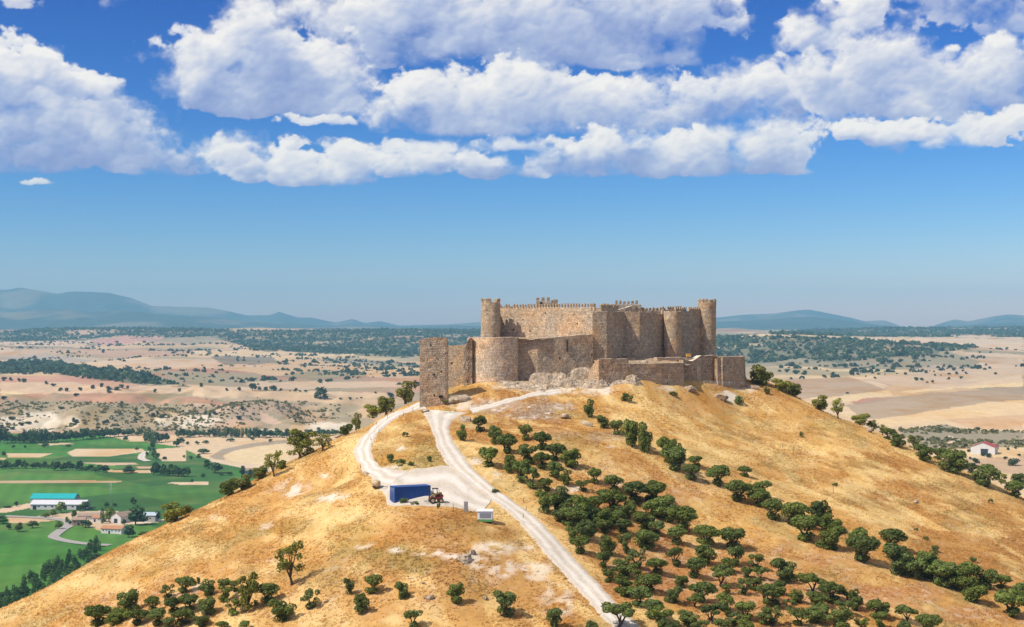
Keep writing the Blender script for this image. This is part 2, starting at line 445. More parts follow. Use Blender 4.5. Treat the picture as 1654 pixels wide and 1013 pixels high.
def make_track():
    m, t, out = mat_new('white_gravel')
    co = t.new('ShaderNodeTexCoord').outputs['Object']
    uv = t.new('ShaderNodeTexCoord').outputs['UV']
    sx = t.new('ShaderNodeSeparateXYZ', {0: uv}).outputs[0]
    wob = t.math('ADD', sx, t.math('MULTIPLY_ADD', t.noise(co, 0.3, 3), 0.16, -0.08))
    # two wheel tracks worn pale, a darker crown between, gravel thrown to the sides
    rut = t.math('ABSOLUTE', t.math('SUBTRACT', t.math('ABSOLUTE', t.math('SUBTRACT', wob, 0.5)), 0.2))
    rutm = t.maprange(rut, 0.03, 0.16, 1.0, 0.0, True)
    n = t.noise(co, 3.0, 6, 0.7); n2 = t.noise(co, 0.35, 4, 0.6)
    c = t.ramp(n, [(0.25, (0.36, 0.30, 0.235)), (0.5, (0.53, 0.46, 0.375)), (0.78, (0.64, 0.58, 0.495))])
    c = t.mix(c, (0.50, 0.40, 0.29, 1), t.maprange(n2, 0.46, 0.68, 0, 0.55))
    c = t.mix(c, (0.70, 0.65, 0.58, 1), t.math('MULTIPLY', rutm, 0.6))
    bsdf(t, out, c, 0.95, 0, bump(t, n, 0.5, 0.06), 0.1)
    return m
M['track'] = make_track()
# ------------------------------------------------------------------ hill sheet with its plant and soil patches
def axis(lo, d0, d1, hi, fine, coarse):
    a = list(np.arange(lo, d0, coarse)) + list(np.arange(d0, d1, fine)) + list(np.arange(d1, hi + coarse, coarse))
    return np.array(a)
_hx = axis(-235, -100, 118, 255, 0.5, 5.0); _hy = axis(25, 174, 358, 600, 0.5, 5.0)
HX, HY = np.meshgrid(_hx, _hy)
HZ = hill_z(HX, HY)
SX, SY = project(HX, HY, HZ)

def crop_pts(lst, ox, oy, s): return [(ox + t[0] / s, oy + t[1] / s, t[2] / s, t[3] / s) + tuple(t[4:]) for t in lst]
def patch(blobs, hard=0.5, seed=50, far=348.0):
    m = np.zeros_like(HX)
    wob = (fbm(HX / 3.2, HY / 4.2, 4, seed) - 0.5) * 2.0
    for cx, cy, rx, ry, k in blobs:
        r = np.sqrt(((SX - cx) / rx) ** 2 + ((SY - cy) / ry) ** 2) + wob * 0.75
        m = np.maximum(m, k * sstep(1.0 + hard * .5, 1.0 - hard, r))
    return m * (HY < far)

def mixc(c, rgb, m): return c * (1 - m[..., None]) + np.array(rgb) * m[..., None]

WHITE = [(905,626,85,10,.9),(965,628,45,12,.9),(760,646,30,12,.6)] + crop_pts([(540,65,70,20,.8),(740,95,50,12,.8),(900,110,90,15,.8),(1080,130,90,35,.9),(1300,85,140,35,.85),(1280,200,110,60,.75),(1470,200,90,50,.75),(1560,310,110,60,.6),(1600,400,80,60,.6),(1180,165,60,40,.7),(30,150,70,12,.5)],420,860,3.308) \
 + crop_pts([(700,740,140,50,.9),(970,800,120,35,.9),(890,660,50,20,.8),(1345,485,45,15,.9),(1310,605,60,14,.9),(210,915,60,20,.4),(520,970,60,25,.5)],300,600,3.895) \
 + crop_pts([(210,460,60,30,.8),(330,560,70,40,.7),(870,650,80,25,.8),(1230,620,30,20,.8),(770,905,30,12,.7),(1000,190,50,25,.8),(145,160,45,22,.8),(1165,355,40,12,.6)],720,640,4.3526) \
 + [(1180,640,14,10,.9),(1212,628,22,6,.8),(745,655,26,14,.75),(1075,628,20,5,.6),(286,960,12,5,.6)] \
 + crop_pts([(905,410,50,45,.7),(780,460,60,20,.6)],120,860,4.594)
GREY = [(868,662,52,18,.85),(800,655,45,12,.75),(900,700,40,12,.25),(990,705,45,10,.4)]
RED = crop_pts([(500,270,260,70,.75),(850,470,350,80,.8),(1300,590,250,60,.75),(250,210,120,40,.5),(1560,620,120,40,.6)],1200,830,3.643) \
 + [(1080,930,120,60,.7),(1200,950,150,70,.75),(1020,820,120,60,.5),(1300,960,120,50,.7),(560,960,220,50,.28),(250,980,140,40,.35),(1120,780,60,30,.35),(330,940,90,30,.25)]
OLIVE = [(640,905,80,22,.6),(560,880,50,16,.45),(480,850,40,14,.45),(690,740,45,22,.6),(650,752,50,14,.6),(880,640,18,5,.4),(1180,638,22,8,.7),(1010,640,14,7,.5),
 (1400,750,30,10,.4),(1320,690,22,8,.4),(1240,690,20,6,.35),(800,900,40,18,.25),(330,880,60,20,.25),(520,930,80,20,.3),(730,850,60,14,.3),(700,640,22,12,.7),(730,648,20,8,.6),(560,855,40,10,.45),(415,855,40,10,.4)]
STRAW = [(300,885,50,18,.9),(220,905,40,12,.7),(500,825,60,22,.8),(560,805,40,14,.6),(590,650,70,30,.6),(570,720,30,40,.7),(660,640,30,12,.8),(1180,740,55,16,.8),(1280,745,40,12,.6),(1380,790,60,14,.7),(1450,840,60,16,.6),(1500,770,80,10,.6),(1330,720,60,14,.6),(1100,720,50,14,.7),(1020,700,40,10,.6),
 (1560,800,70,10,.6),(1250,690,60,14,.6),(1590,860,50,12,.6),(1240,790,50,10,.5),(1400,860,40,8,.5),(640,700,22,24,.6),(800,880,26,8,.5),(1060,660,60,14,.6)]
RUST = [(700,835,90,20,.7),(820,850,45,16,.7),(740,900,70,18,.6),(1240,640,30,16,.8),(1120,655,70,14,.5),(900,655,50,14,.4),(450,790,60,16,.5),(430,740,40,24,.35),(680,700,24,16,.5),(1000,740,60,16,.4),(400,900,60,20,.5),(760,980,90,20,.4),(560,800,60,12,.4),(450,830,60,12,.4),(860,740,50,20,.4)]

n_big = fbm(HX / 26, HY / 40, 4, 70); n_mid = fbm(HX / 7.5, HY / 13, 4, 74); n_st = fbm((HX * .8 + HY * .4) / 3.2, (HY - HX * .3) / 9, 4, 78)
c = np.empty(HX.shape + (3,)); c[:] = (0.470, 0.268, 0.085)
c = mixc(c, (0.560, 0.370, 0.140), sstep(0.45, 0.66, n_mid) * 0.75)
c = mixc(c, (0.375, 0.190, 0.058), sstep(0.50, 0.68, n_big) * 0.75)
c = mixc(c, (0.62, 0.44, 0.19), sstep(0.52, 0.66, n_st) * 0.85)
c = mixc(c, (0.30, 0.21, 0.075), sstep(0.56, 0.72, fbm(HX / 5, HY / 8, 4, 91)) * 0.5)
c = mixc(c, (0.355, 0.165, 0.05), patch(RUST, .8, 51) * 0.7)
c = mixc(c, (0.66, 0.475, 0.21), patch(STRAW, .8, 52) * 0.95)
c = mixc(c, (0.43, 0.215, 0.10), patch(RED, .7, 53) * 0.8)
c = mixc(c, (0.235, 0.20, 0.062), patch(OLIVE, .7, 54) * 0.75)
c = mixc(c, (0.36, 0.27, 0.20), patch(GREY, .6, 55))
white = patch(WHITE, .55, 56) * sstep(0.40, 0.54, fbm(HX / 1.3, HY / 1.8, 4, 95) + 0.04)
c = mixc(c, (0.62, 0.545, 0.455), white)
# stony speckle on the bare patches
bare = np.clip(patch(GREY, .6, 55) + patch(RED, .7, 53) * .35 + 0.10, 0, 1)
c = mixc(c, (0.60, 0.53, 0.45), bare * sstep(0.66, 0.76, fbm(HX / .9, HY / 1.3, 2, 97)))
HC = c = np.clip(c * np.array([1.06, 1.05, 1.02]), 0, .78)
hill_me = np_mesh('hill', np.stack([HX, HY, HZ], -1).reshape(-1, 3), grid_faces(len(_hx), len(_hy)), True, HC.reshape(-1, 3))
tag(link_mesh('hill', hill_me, M['hill']), kind='structure')

def hill_tint(x, y):
    ix = np.clip(np.searchsorted(_hx, x), 0, len(_hx) - 1); iy = np.clip(np.searchsorted(_hy, y), 0, len(_hy) - 1)
    return HC[iy, ix], white[iy, ix]

# ------------------------------------------------------------------ gravel tracks draped over the hill
def catmull(P, n):
    P = np.array(P, float); Q = np.vstack([2 * P[0] - P[1], P, 2 * P[-1] - P[-2]]); out = []
    for i in range(1, len(Q) - 2):
        for t in np.linspace(0, 1, n, endpoint=False):
            a, b, c_, d = Q[i - 1], Q[i], Q[i + 1], Q[i + 2]
            out.append(0.5 * (2 * b + (c_ - a) * t + (2 * a - 5 * b + 4 * c_ - d) * t * t + (3 * b - a - 3 * c_ + d) * t ** 3))
    out.append(Q[-2]); return np.array(out)

ROADS = []
def ribbon(name, pairs, lift, nx=14, nl=18, jit=0.38):
    L = catmull([hit_hill(a, b)[:2] for a, b, _, _ in pairs], nl); R = catmull([hit_hill(c_, d)[:2] for _, _, c_, d in pairs], nl)
    n = len(L); t = np.linspace(0, 1, nx)
    jl = (fbm(L[:, 0] / .9, L[:, 1] / .9, 3, 5) - .5) * 2 * jit; jr = (fbm(R[:, 0] / .9, R[:, 1] / .9, 3, 6) - .5) * 2 * jit
    D = R - L; W = np.linalg.norm(D, axis=1, keepdims=True); U = D / W
    L = L - U * (jl + .05)[:, None]; R = R + U * (jr + .05)[:, None]
    P = L[:, None, :] * (1 - t)[None, :, None] + R[:, None, :] * t[None, :, None]
    ed = np.minimum(t, 1 - t)[None, :] * W
    z = hill_z(P[..., 0], P[..., 1]) + lift * np.clip(ed / 0.35, -0.6, 1) + 0.012
    along = np.concatenate([[0], np.cumsum(np.linalg.norm(np.diff((L + R) / 2, axis=0), axis=1))])
    uv = np.stack(np.broadcast_arrays(t[None, :], along[:, None]), -1).reshape(-1, 2)
    me = np_mesh(name, np.concatenate([P, z[..., None]], -1).reshape(-1, 3), grid_faces(nx, n), True, None, uv)
    ROADS.append((L, R))
    return tag(link_mesh(name, me, M['track']), kind='structure')

ribbon('gravel_track', [(1003,1034,1060,1040),(985,1010,1033,1012),(944,964,985,962),(912,930,953,929),(871,882,915,888),(843,850,883,854),(819,826,860,831),(790,806,829,810),(768,790,806,794),(746,772,782,775),(728,756,762,755),(714,737,745,732),(704,714,731,711),(697,695,726,690),(688,673,737,675),(683,663,754,667)], 0.13)
ribbon('gravel_loop', [(683,651,690,664),(673,651,676,662),(650,662,652,669),(625,672,632,681),(607,685,617,695),(590,701,605,711),(578,715,600.5,722),(572,727,600.5,731),(575,741,603,742),(583,754,609,748.5),(592,767,621,756),(603,779,640,761),(622,792,662,760)], 0.10)
ribbon('gravel_yard', [(608,783,632,760),(622,800,655,760),(630,816,680,757),(665,817,704,754),(700,818,726,753),(735,820,748,770),(757,825,772,788),(777,828,795,806)], 0.07, 26)
ribbon('footpath', [(757,661,764,668),(780,655,783,662),(800,650.5,803,656.5),(828,642.5,832,648),(852,636,858,642),(878,631,882,639),(905,629,908,636)], 0.10, 8)

def on_road(x, y, pad=0.0):
    """rough test against the ribbons: inside any quad between the two edges"""
    res = np.zeros(len(x), bool)
    for L, R in ROADS:
        for i in range(0, len(L) - 3, 3):
            q = np.array([L[i], L[i + 3], R[i + 3], R[i]]); cen = q.mean(0); q = cen + (q - cen) * (1.06 + pad)
            mn = q.min(0); mx = q.max(0)
            k = np.where((x > mn[0]) & (x < mx[0]) & (y > mn[1]) & (y < mx[1]))[0]
            if not len(k): continue
            ins = np.zeros(len(k), bool); xx = x[k]; yy = y[k]; j = 3
            for a in range(4):
                xi, yi = q[a]; xj, yj = q[j]
                cr = ((yi > yy) != (yj > yy)) & (xx < (xj - xi) * (yy - yi) / (yj - yi + 1e-12) + xi)
                ins ^= cr; j = a
            res[k] |= ins
    return res

# ------------------------------------------------------------------ tufts of dry grass: nobody could count them
def grass():
    n = 260000
    x = rng.uniform(-98, 116, n); y = rng.uniform(172, 352, n); z = hill_z(x, y)
    sx, sy = project(x, y, z)
    ok = (sx > -60) & (sx < 1714) & (sy < 1060)
    ok &= ~on_road(x, y)
    ti, wh = hill_tint(x, y)
    ok &= rng.uniform(0, 1, n) > wh * 0.9
    ok &= ~((x > -18) & (x < 52) & (y > 304) & (y < 352) & (rng.uniform(0, 1, n) < 0.7))
    dens = fbm(x / 5, y / 5, 3, 61)
    ok &= rng.uniform(0, 1, n) < sstep(0.3, 0.6, dens) + 0.25
    x, y, z, ti, dens = x[ok], y[ok], z[ok], ti[ok], dens[ok]; n = len(x)
    k = 3
    h = (0.09 + 0.16 * rng.uniform(0, 1, n) ** 2) * (0.6 + dens)
    V = np.empty((n, k, 3, 3), np.float32); Cc = np.empty((n, k, 3, 3), np.float32)
    for j in range(k):
        la = rng.normal(pi / 4, .75, n); a = la + pi / 2 + rng.normal(0, .35, n)      # shaped to lean from sun and camera, so blades catch the light
        w = rng.uniform(0.05, 0.13, n); lean = h * rng.uniform(0.7, 1.9, n); ox = rng.normal(0, .13, n); oy = rng.normal(0, .13, n)
        V[:, j, 0] = np.stack([x + ox - np.cos(a) * w, y + oy - np.sin(a) * w, z - 0.05], -1)
        V[:, j, 1] = np.stack([x + ox + np.cos(a) * w, y + oy + np.sin(a) * w, z - 0.05], -1)
        V[:, j, 2] = np.stack([x + ox + np.cos(la) * lean, y + oy + np.sin(la) * lean, z + h], -1)
        tone = rng.uniform(0.80, 1.42, n)[:, None]
        Cc[:, j, 0] = Cc[:, j, 1] = np.clip(ti * tone, 0, .8)
        Cc[:, j, 2] = np.clip(ti * tone * 1.08, 0, .8)
    me = np_mesh('dry_grass', V.reshape(-1, 3), np.arange(n * k * 3).reshape(-1, 3), False, Cc.reshape(-1, 3))
    tag(link_mesh('dry_grass', me, M['grass']), 'short golden dry grass covering the slopes of the castle hill', 'grass', kind='stuff')
grass()
# ------------------------------------------------------------------ castle
CO = Vector((16.0, 325.0, CAMZ - 11.0))
castle = empty('castle', CO, 0, 'ruined medieval stone castle with crenellated walls and round corner towers on the hilltop', 'castle')
def W(px, d): return (ray(px, 500)[0] * d, d)
def zy(py, d): return CAMZ + ray(827, py)[1] * d        # height that shows at picture row py, d metres away

def surf_noise(a, b, seed): return (fbm(a / 1.7, b / 1.2, 3, seed) - .5)

def wall(name, pts, thick, parent, mats=None, zb=None, seg=0.6, ragged=0.12, seed=1, batter=0.0, rough=0.16, foot=1.3):
    """masonry wall along pts [(x, y, ztop)], outer face to the right hand of the walk, solid to `thick`"""
    P = np.array(pts, float); dl = np.concatenate([[0], np.cumsum(np.hypot(np.diff(P[:, 0]), np.diff(P[:, 1])))])
    n = max(3, int(dl[-1] / seg) + 1)
    u = np.unique(np.round(np.concatenate([np.linspace(0, dl[-1], n), dl]), 4)); n = len(u)
    x = np.interp(u, dl, P[:, 0]); y = np.interp(u, dl, P[:, 1]); zt = np.interp(u, dl, P[:, 2])
    zt = zt + (fbm(u / 1.3, u * 0 + seed * 3.1, 3, seed) - .55) * 2 * ragged
    tx = np.gradient(x, u); ty = np.gradient(y, u); l = np.hypot(tx, ty); nx, ny = -ty / l, tx / l
    base = (hill_z(x, y) - foot) if zb is None else np.full(n, zb)
    nv = max(3, int((zt.mean() - base.mean()) / seg) + 1); t = np.linspace(0, 1, nv)
    V = []; UV = []; Fs = []; MI = []
    def grid(X, Y, Z, U, T, flip, mi):
        b = sum(len(v) for v in V); s = X.shape
        V.append(np.stack([X, Y, Z], -1).reshape(-1, 3)); UV.append(np.stack([U, T], -1).reshape(-1, 2))
        f = grid_faces(s[1], s[0]) + b
        if flip: f = f[:, ::-1]
        Fs.append(f); MI.append(np.full(len(f), mi))
    Z = base[None, :] + (zt - base)[None, :] * t[:, None]; U = np.broadcast_to(u, Z.shape)
    off = surf_noise(U + seed * 7.7, Z, seed) * rough * (t[:, None] < 1.01); bt = batter * (1 - t[:, None])
    X0 = x[None, :] + nx[None, :] * (off - bt); Y0 = y[None, :] + ny[None, :] * (off - bt)
    grid(X0, Y0, Z, U, Z, False, 0)
    X1 = x[None, :] + nx[None, :] * (thick + off * .5); Y1 = y[None, :] + ny[None, :] * (thick + off * .5)
    X1 = np.broadcast_to(X1, Z.shape); Y1 = np.broadcast_to(Y1, Z.shape)
    grid(X1, Y1, Z, U, Z, True, 0)
    tt = np.linspace(0, 1, 4)[:, None]; zz = zt[None, :] + (fbm(U[:4] / .8, tt * 2 + seed, 2, seed + 4) - .5) * ragged * np.array([0, 1, 1, 0])[:, None]
    grid(X0[-1] * (1 - tt) + X1[-1] * tt, Y0[-1] * (1 - tt) + Y1[-1] * tt, zz, np.broadcast_to(u, zz.shape), zz + tt * thick, False, 1)
    for k, fl in ((0, True), (-1, False)):
        ex = X0[:, k][:, None] * (1 - tt.T) + X1[:, k][:, None] * tt.T; ey = Y0[:, k][:, None] * (1 - tt.T) + Y1[:, k][:, None] * tt.T
        ez = np.broadcast_to(Z[:, k][:, None], ex.shape)
        grid(ex, ey, ez, np.broadcast_to(tt.T * thick, ex.shape), ez, fl, 0)
    me = np_mesh(name, np.concatenate(V) - np.array(CO), [np.concatenate(Fs)], False, None, np.concatenate(UV), np.concatenate(MI))
    return link_mesh(name, me, mats or [M['stone'], M['stone_cap']], parent)

def round_tower(name, cx, cy, r, zt, zb, parent, mats=None, n=44, parapet=0.9, seed=1, flare=0.0, ragged=0.05, solid=False, batter=0.0):
    th = np.linspace(0, 2 * pi, n + 1) + pi / 2; nv = int((zt - zb) / 0.5) + 2; t = np.linspace(0, 1, nv)
    V = []; UV = []; Fs = []; MI = []
    def grid(X, Y, Z, U, T, mi, flip=False):
        b = sum(len(v) for v in V); V.append(np.stack([X, Y, Z], -1).reshape(-1, 3)); UV.append(np.stack([U, T], -1).reshape(-1, 2))
        f = grid_faces(X.shape[1], X.shape[0]) + b; f = f[:, ::-1] if flip else f
        Fs.append(f); MI.append(np.full(len(f), mi))
    top = zt + (fbm(np.cos(th) * 2.2 + seed, np.sin(th) * 2.2, 3, seed) - .5) * 2 * ragged
    Z = zb + (top - zb)[None, :] * t[:, None]; TH = np.broadcast_to(th, Z.shape)
    rr = r + (fbm(np.cos(TH) * r / 1.4 + seed, np.sin(TH) * r / 1.4 + Z / 1.3, 3, seed) - .5) * 0.16 + flare * sstep(.9, 1, t)[:, None] + batter * (1 - t)[:, None]
    grid(cx + rr * np.cos(TH), cy + rr * np.sin(TH), Z, TH * r, Z, 0)
    r2 = r - 0.45
    tt = np.array([0, 1.0])[:, None]; R2 = rr[-1][None, :] * (1 - tt) + r2 * tt; zz = np.broadcast_to(top, R2.shape); T2 = np.broadcast_to(th, R2.shape)
    grid(cx + R2 * np.cos(T2), cy + R2 * np.sin(T2), zz, T2 * r, zz + tt, 1)
    zf = zt - (0.05 if solid else parapet)
    zz = top[None, :] * (1 - tt) + zf * tt; R3 = np.full(zz.shape, r2)
    grid(cx + R3 * np.cos(T2), cy + R3 * np.sin(T2), zz, T2 * r, zz, 0)
    R4 = r2 * (1 - tt) + 0.001 * tt; R4 = np.broadcast_to(R4, zz.shape)
    grid(cx + R4 * np.cos(T2), cy + R4 * np.sin(T2), np.full(zz.shape, zf), R4 * np.cos(T2), R4 * np.sin(T2), 1)
    me = np_mesh(name, np.concatenate(V) - np.array(CO), [np.concatenate(Fs)], False, None, np.concatenate(UV), np.concatenate(MI))
    return link_mesh(name, me, mats or [M['stone'], M['stone_cap']], parent)

def block_mesh(name, sx, sy, sz, seed, jit=0.05, bev=0.05, nz=1):
    b = MB(); b.box((0, 0, sz / 2), (sx, sy, sz), 0, 0, bev)
    r = np.random.default_rng(seed); v = np.array(b.v) + r.normal(0, jit * .5, (len(b.v), 3))
    me = bpy.data.meshes.new(name); me.from_pydata([tuple(q) for q in v], [], b.f)
    l = me.uv_layers.new(name='UVMap'); off = seed * 1.37
    for p in me.polygons:
        for li in p.loop_indices:
            c_ = me.vertices[me.loops[li].vertex_index].co
            l.data[li].uv = (c_.x + c_.y + off, c_.z + off) if abs(p.normal.z) < .7 else (c_.x + off, c_.y)
    return me
MERL = [block_mesh('merlon', .40, .42, h, 40 + i, 0.05, 0.04) for i, h in enumerate((.92, 1.0, .85, .95))]
for me in MERL: me.materials.append(M['stone'])
def merlon(parent, x, y, z, rz, k, s=1.0):
    o = bpy.data.objects.new('merlon', MERL[k % 4]); COL.objects.link(o); o.parent = parent
    o.location = Vector((x, y, z)) - CO; o.rotation_euler = (0, 0, rz); o.scale = (s, 1.0, 1.0); return o
def merlons(parent, pts, spacing, z, seed, gone=0.06, s=1.0):
    P = np.array(pts, float); dl = np.concatenate([[0], np.cumsum(np.hypot(np.diff(P[:, 0]), np.diff(P[:, 1])))]); r = random.Random(seed)
    k = 0; u = spacing * .4
    while u < dl[-1] - .1:
        i = min(np.searchsorted(dl, u, 'right') - 1, len(P) - 2); f = (u - dl[i]) / (dl[i + 1] - dl[i]); q = P[i] * (1 - f) + P[i + 1] * f; d = P[i + 1] - P[i]
        if r.random() > gone: merlon(parent, q[0], q[1], z - .04, atan2(d[1], d[0]), k + r.randint(0, 3), s * r.uniform(.85, 1.15))
        u += spacing * r.uniform(.94, 1.06); k += 1
def shift(pts, s):
    P = np.array([p[:2] for p in pts], float); d = np.gradient(P, axis=0); l = np.hypot(d[:, 0], d[:, 1])[:, None]; return P + np.stack([-d[:, 1], d[:, 0]], 1) / l * s
Z4 = CAMZ + 4.45
def wp(px, d, z): return (*W(px, d), z)

# inner curtain wall, sunlit stretch
iw = [wp(798, 325.8, Z4 + .1), wp(870, 321, Z4 + .05), wp(957, 315.2, Z4)]
w1 = wall('curtain_wall', iw, 1.1, castle, [M['stone_pale'], M['stone_cap']], CAMZ - 8, seed=3, ragged=.08)
par = shift(iw, 1.1); p1 = wall('parapet', [(a, b, CAMZ + 5.25) for a, b in par], .5, w1, zb=CAMZ + 3.2, seed=4, ragged=.05)
merlons(p1, shift(iw, 1.35), .70, CAMZ + 5.25, 1)
# facetted stretch in shade
F = F
mw = [wp(957, 314.8, Z4), wp(980, 315.3, Z4), wp(1008, 322.8, Z4 - .05), wp(1033, 322.9, Z4 - .15), wp(1081, 333.4, Z4 - .5)]
w2 = wall('curtain_wall', mw, 1.6, castle, None, CAMZ - 9, seed=5, ragged=.12)
par = shift(mw, 1.6)[:4]; p2 = wall('parapet', [(a, b, CAMZ + 5.2) for a, b in par[:3]], .5, w2, zb=CAMZ + 3.2, seed=6, ragged=.06)
merlons(p2, shift(mw, 1.85)[:3], .70, CAMZ + 5.2, 2)
mw3 = [wp(1092, 333.4, CAMZ + 4.75), wp(1139, 341.6, CAMZ + 4.75)]
w3 = wall('curtain_wall', mw3, 1.2, castle, None, CAMZ - 9, seed=7, ragged=.05)
merlons(w3, shift(mw3, .3), .72, CAMZ + 4.75, 3)
# rear walls whose battlements peep over
rear = [wp(1150, 343, CAMZ + 4.7), (44.5, 357, CAMZ + 4.9), (26, 354, CAMZ + 4.9), (8, 348, CAMZ + 4.9), wp(783, 322, CAMZ + 4.6)]
w4 = wall('curtain_wall', rear, 1.2, castle, None, CAMZ - 14, seed=8, ragged=.05)
merlons(w4, shift(rear, .3), .74, CAMZ + 4.85, 4)
fl = [wp(1030, 336, CAMZ + 4.7), wp(1078, 338.5, CAMZ + 4.7)]
w5 = wall('curtain_wall', fl, .8, castle, [M['stone_pale'], M['stone_cap']], CAMZ - 6, seed=9, ragged=.12)
merlons(w5, shift(fl, .3), .95, CAMZ + 4.65, 5, .12, 1.35)
fl2 = [wp(1070, 334, CAMZ + 5.0), wp(1104, 336.5, CAMZ + 5.0)]
w6 = wall('curtain_wall', fl2, .8, castle, None, CAMZ - 6, seed=10, ragged=.06)
merlons(w6, shift(fl2, .3), .7, CAMZ + 4.95, 6)

def tower_crown(t, cx, cy, r, z, n, a0, seed, s=1.9, gone=()):
    for k in range(n):
        if k in gone: continue
        a = a0 + 2 * pi * k / n; merlon(t, cx + (r - .24) * cos(a), cy + (r - .24) * sin(a), z - .05, a + pi / 2, k + seed, s)
x, y = W(792.5, 320.5); t1 = round_tower('round_tower', x, y, 2.18, CAMZ + 6.45, CAMZ - 6, castle, seed=11, parapet=.5)
tower_crown(t1, x, y, 2.2, CAMZ + 6.45, 8, -pi / 2 - .62, 0, 2.3, (1,))
x, y = W(1086.5, 331.0); t2 = round_tower('round_tower', x, y, 2.12, CAMZ + 4.6, CAMZ - 9, castle, seed=12, parapet=.3, ragged=.12)
x, y = W(1142, 341.5); t3 = round_tower('round_tower', x, y, 2.12, CAMZ + 6.75, CAMZ - 9, castle, seed=13, parapet=.4, flare=.12)
tower_crown(t3, x, y, 2.22, CAMZ + 6.75, 11, -pi / 2 - .2, 1, 1.9)
# breaches low on the corner tower
# small keeps rising behind
k1 = [wp(866, 344, zy(486.8, 344)), wp(887.5, 344, zy(486.8, 344)), wp(888, 348, zy(486.8, 344))]
kw = wall('keep', k1, 3.0, castle, [M['stone_pale'], M['stone_cap']], CAMZ - 2, seed=14, ragged=.06)
for px, s in ((868.5, 1.7), (877, 1.9), (885.5, 1.7)):
    merlon(kw, *W(px, 344.3), zy(487, 344), 0, int(px), s * 1.05)
k1b = [wp(887, 345, zy(490, 345)), wp(903, 345, zy(491, 345)), wp(904, 348, zy(491, 345))]
kw2 = wall('keep', k1b, 2.6, castle, None, CAMZ - 2, seed=15, ragged=.2)
merlon(kw2, *W(897, 345.4), zy(490.5, 345), 0, 1, 3.0); merlon(kw2, *W(891, 345.4), zy(490.5, 345), 0, 2, 1.2)
wb = MB(); q = W(874, 343.86); wb.box((q[0] - CO.x, q[1] - CO.y, zy(489.5, 344) - CO.z), (.45, .12, .5)); wb.build('opening', plain('dark_opening', (.02, .016, .012), .9), kw)
k2 = [wp(993, 334, zy(492, 334)), wp(1035, 334.5, zy(492, 334)), wp(1036, 338, zy(492, 334))]
kw3 = wall('keep', k2, 2.4, castle, [M['stone_pale'], M['stone_cap']], CAMZ - 4, seed=16, ragged=.08)
merlons(kw3, [W(993, 334.3), W(1035, 334.8)], .98, zy(492, 334), 7, .0, 1.5)
# broken gable leaning against it
gb = [wp(994, 329.5, zy(504, 330)), wp(1001, 329.8, zy(500, 330)), wp(1022, 330.5, zy(493.5, 330)), wp(1026, 330.6, zy(493, 330)), wp(1036, 331, zy(500, 331)), wp(1042, 331.3, zy(506, 331))]
wall('gable', gb, 1.4, castle, [M['stone_rough'], M['stone_cap']], CAMZ - 2, seed=17, ragged=.14)

# lower enclosure: big round bastion, outer walls, ruined slab tower
x, y = W(798, 311); b1 = round_tower('bastion', x, y, 5.42, zy(545, 306), CAMZ - 14.5, castle, [M['stone_white'], M['stone_cap']], 64, seed=18, ragged=.07, solid=True)
ow = [wp(834, 310.6, zy(546, 310)), wp(868, 309.9, zy(546.5, 310)), wp(900, 311.2, zy(544.5, 311)), wp(930, 312.5, zy(541.5, 312.5)), wp(957.5, 313.9, zy(540, 314))]
wo = wall('outer_wall', ow, 1.4, castle, [M['stone'], M['stone_cap']], CAMZ - 13, seed=19, ragged=.10, batter=.25)
q = W(916, 311.75); wb = MB(); wb.box((q[0] - CO.x, q[1] - CO.y - .20, zy(559, 311) - CO.z), (.42, .30, 2.6), .18, 0, .12); wb.build('breach', plain('dark_breach', (.07, .045, .028), .95), wo)
st = [wp(678, 296, zy(551, 296)), wp(680, 296, zy(548, 296)), wp(684, 296, zy(546, 296)), wp(700, 296, zy(544.8, 296)), wp(719, 296, zy(545, 296)), wp(722.5, 296.1, zy(547, 296)), wp(724, 296.2, zy(550, 296))]
sw = wall('slab_tower', st, 2.6, castle, [M['stone_rough'], M['stone_rough']], None, seed=20, ragged=.10, batter=.12, rough=.26, foot=2.0)
q = W(712, 295.75); wb = MB(); z = zy(640.5, 296); wb.box((q[0] - CO.x, q[1] - CO.y, z - CO.z), (.85, .45, .5), 0, 0, .05); wb.build('opening', bpy.data.materials['dark_opening'], sw)
for px, py, s in ((703, 575, .2), (701, 605, .34)):
    q = W(px, 295.8); wb = MB(); wb.box((q[0] - CO.x, q[1] - CO.y, zy(py, 296) - CO.z), (s, .3, s), 0, 0, .04); wb.build('opening', bpy.data.materials['dark_opening'], sw)
cw = [wp(721, 310.2, zy(558, 310)), wp(760, 308.8, zy(558, 309))]
wall('outer_wall', cw, 1.0, castle, None, None, seed=21, ragged=.07)
ru = [wp(749, 306.6, zy(566, 306)), wp(755, 306.6, zy(552, 306)), wp(759, 306.8, zy(546, 306)), wp(763, 306.9, zy(545, 306))]
wall('outer_wall', ru, 1.6, castle, [M['stone_rough'], M['stone_rough']], None, seed=22, ragged=.3, rough=.4)

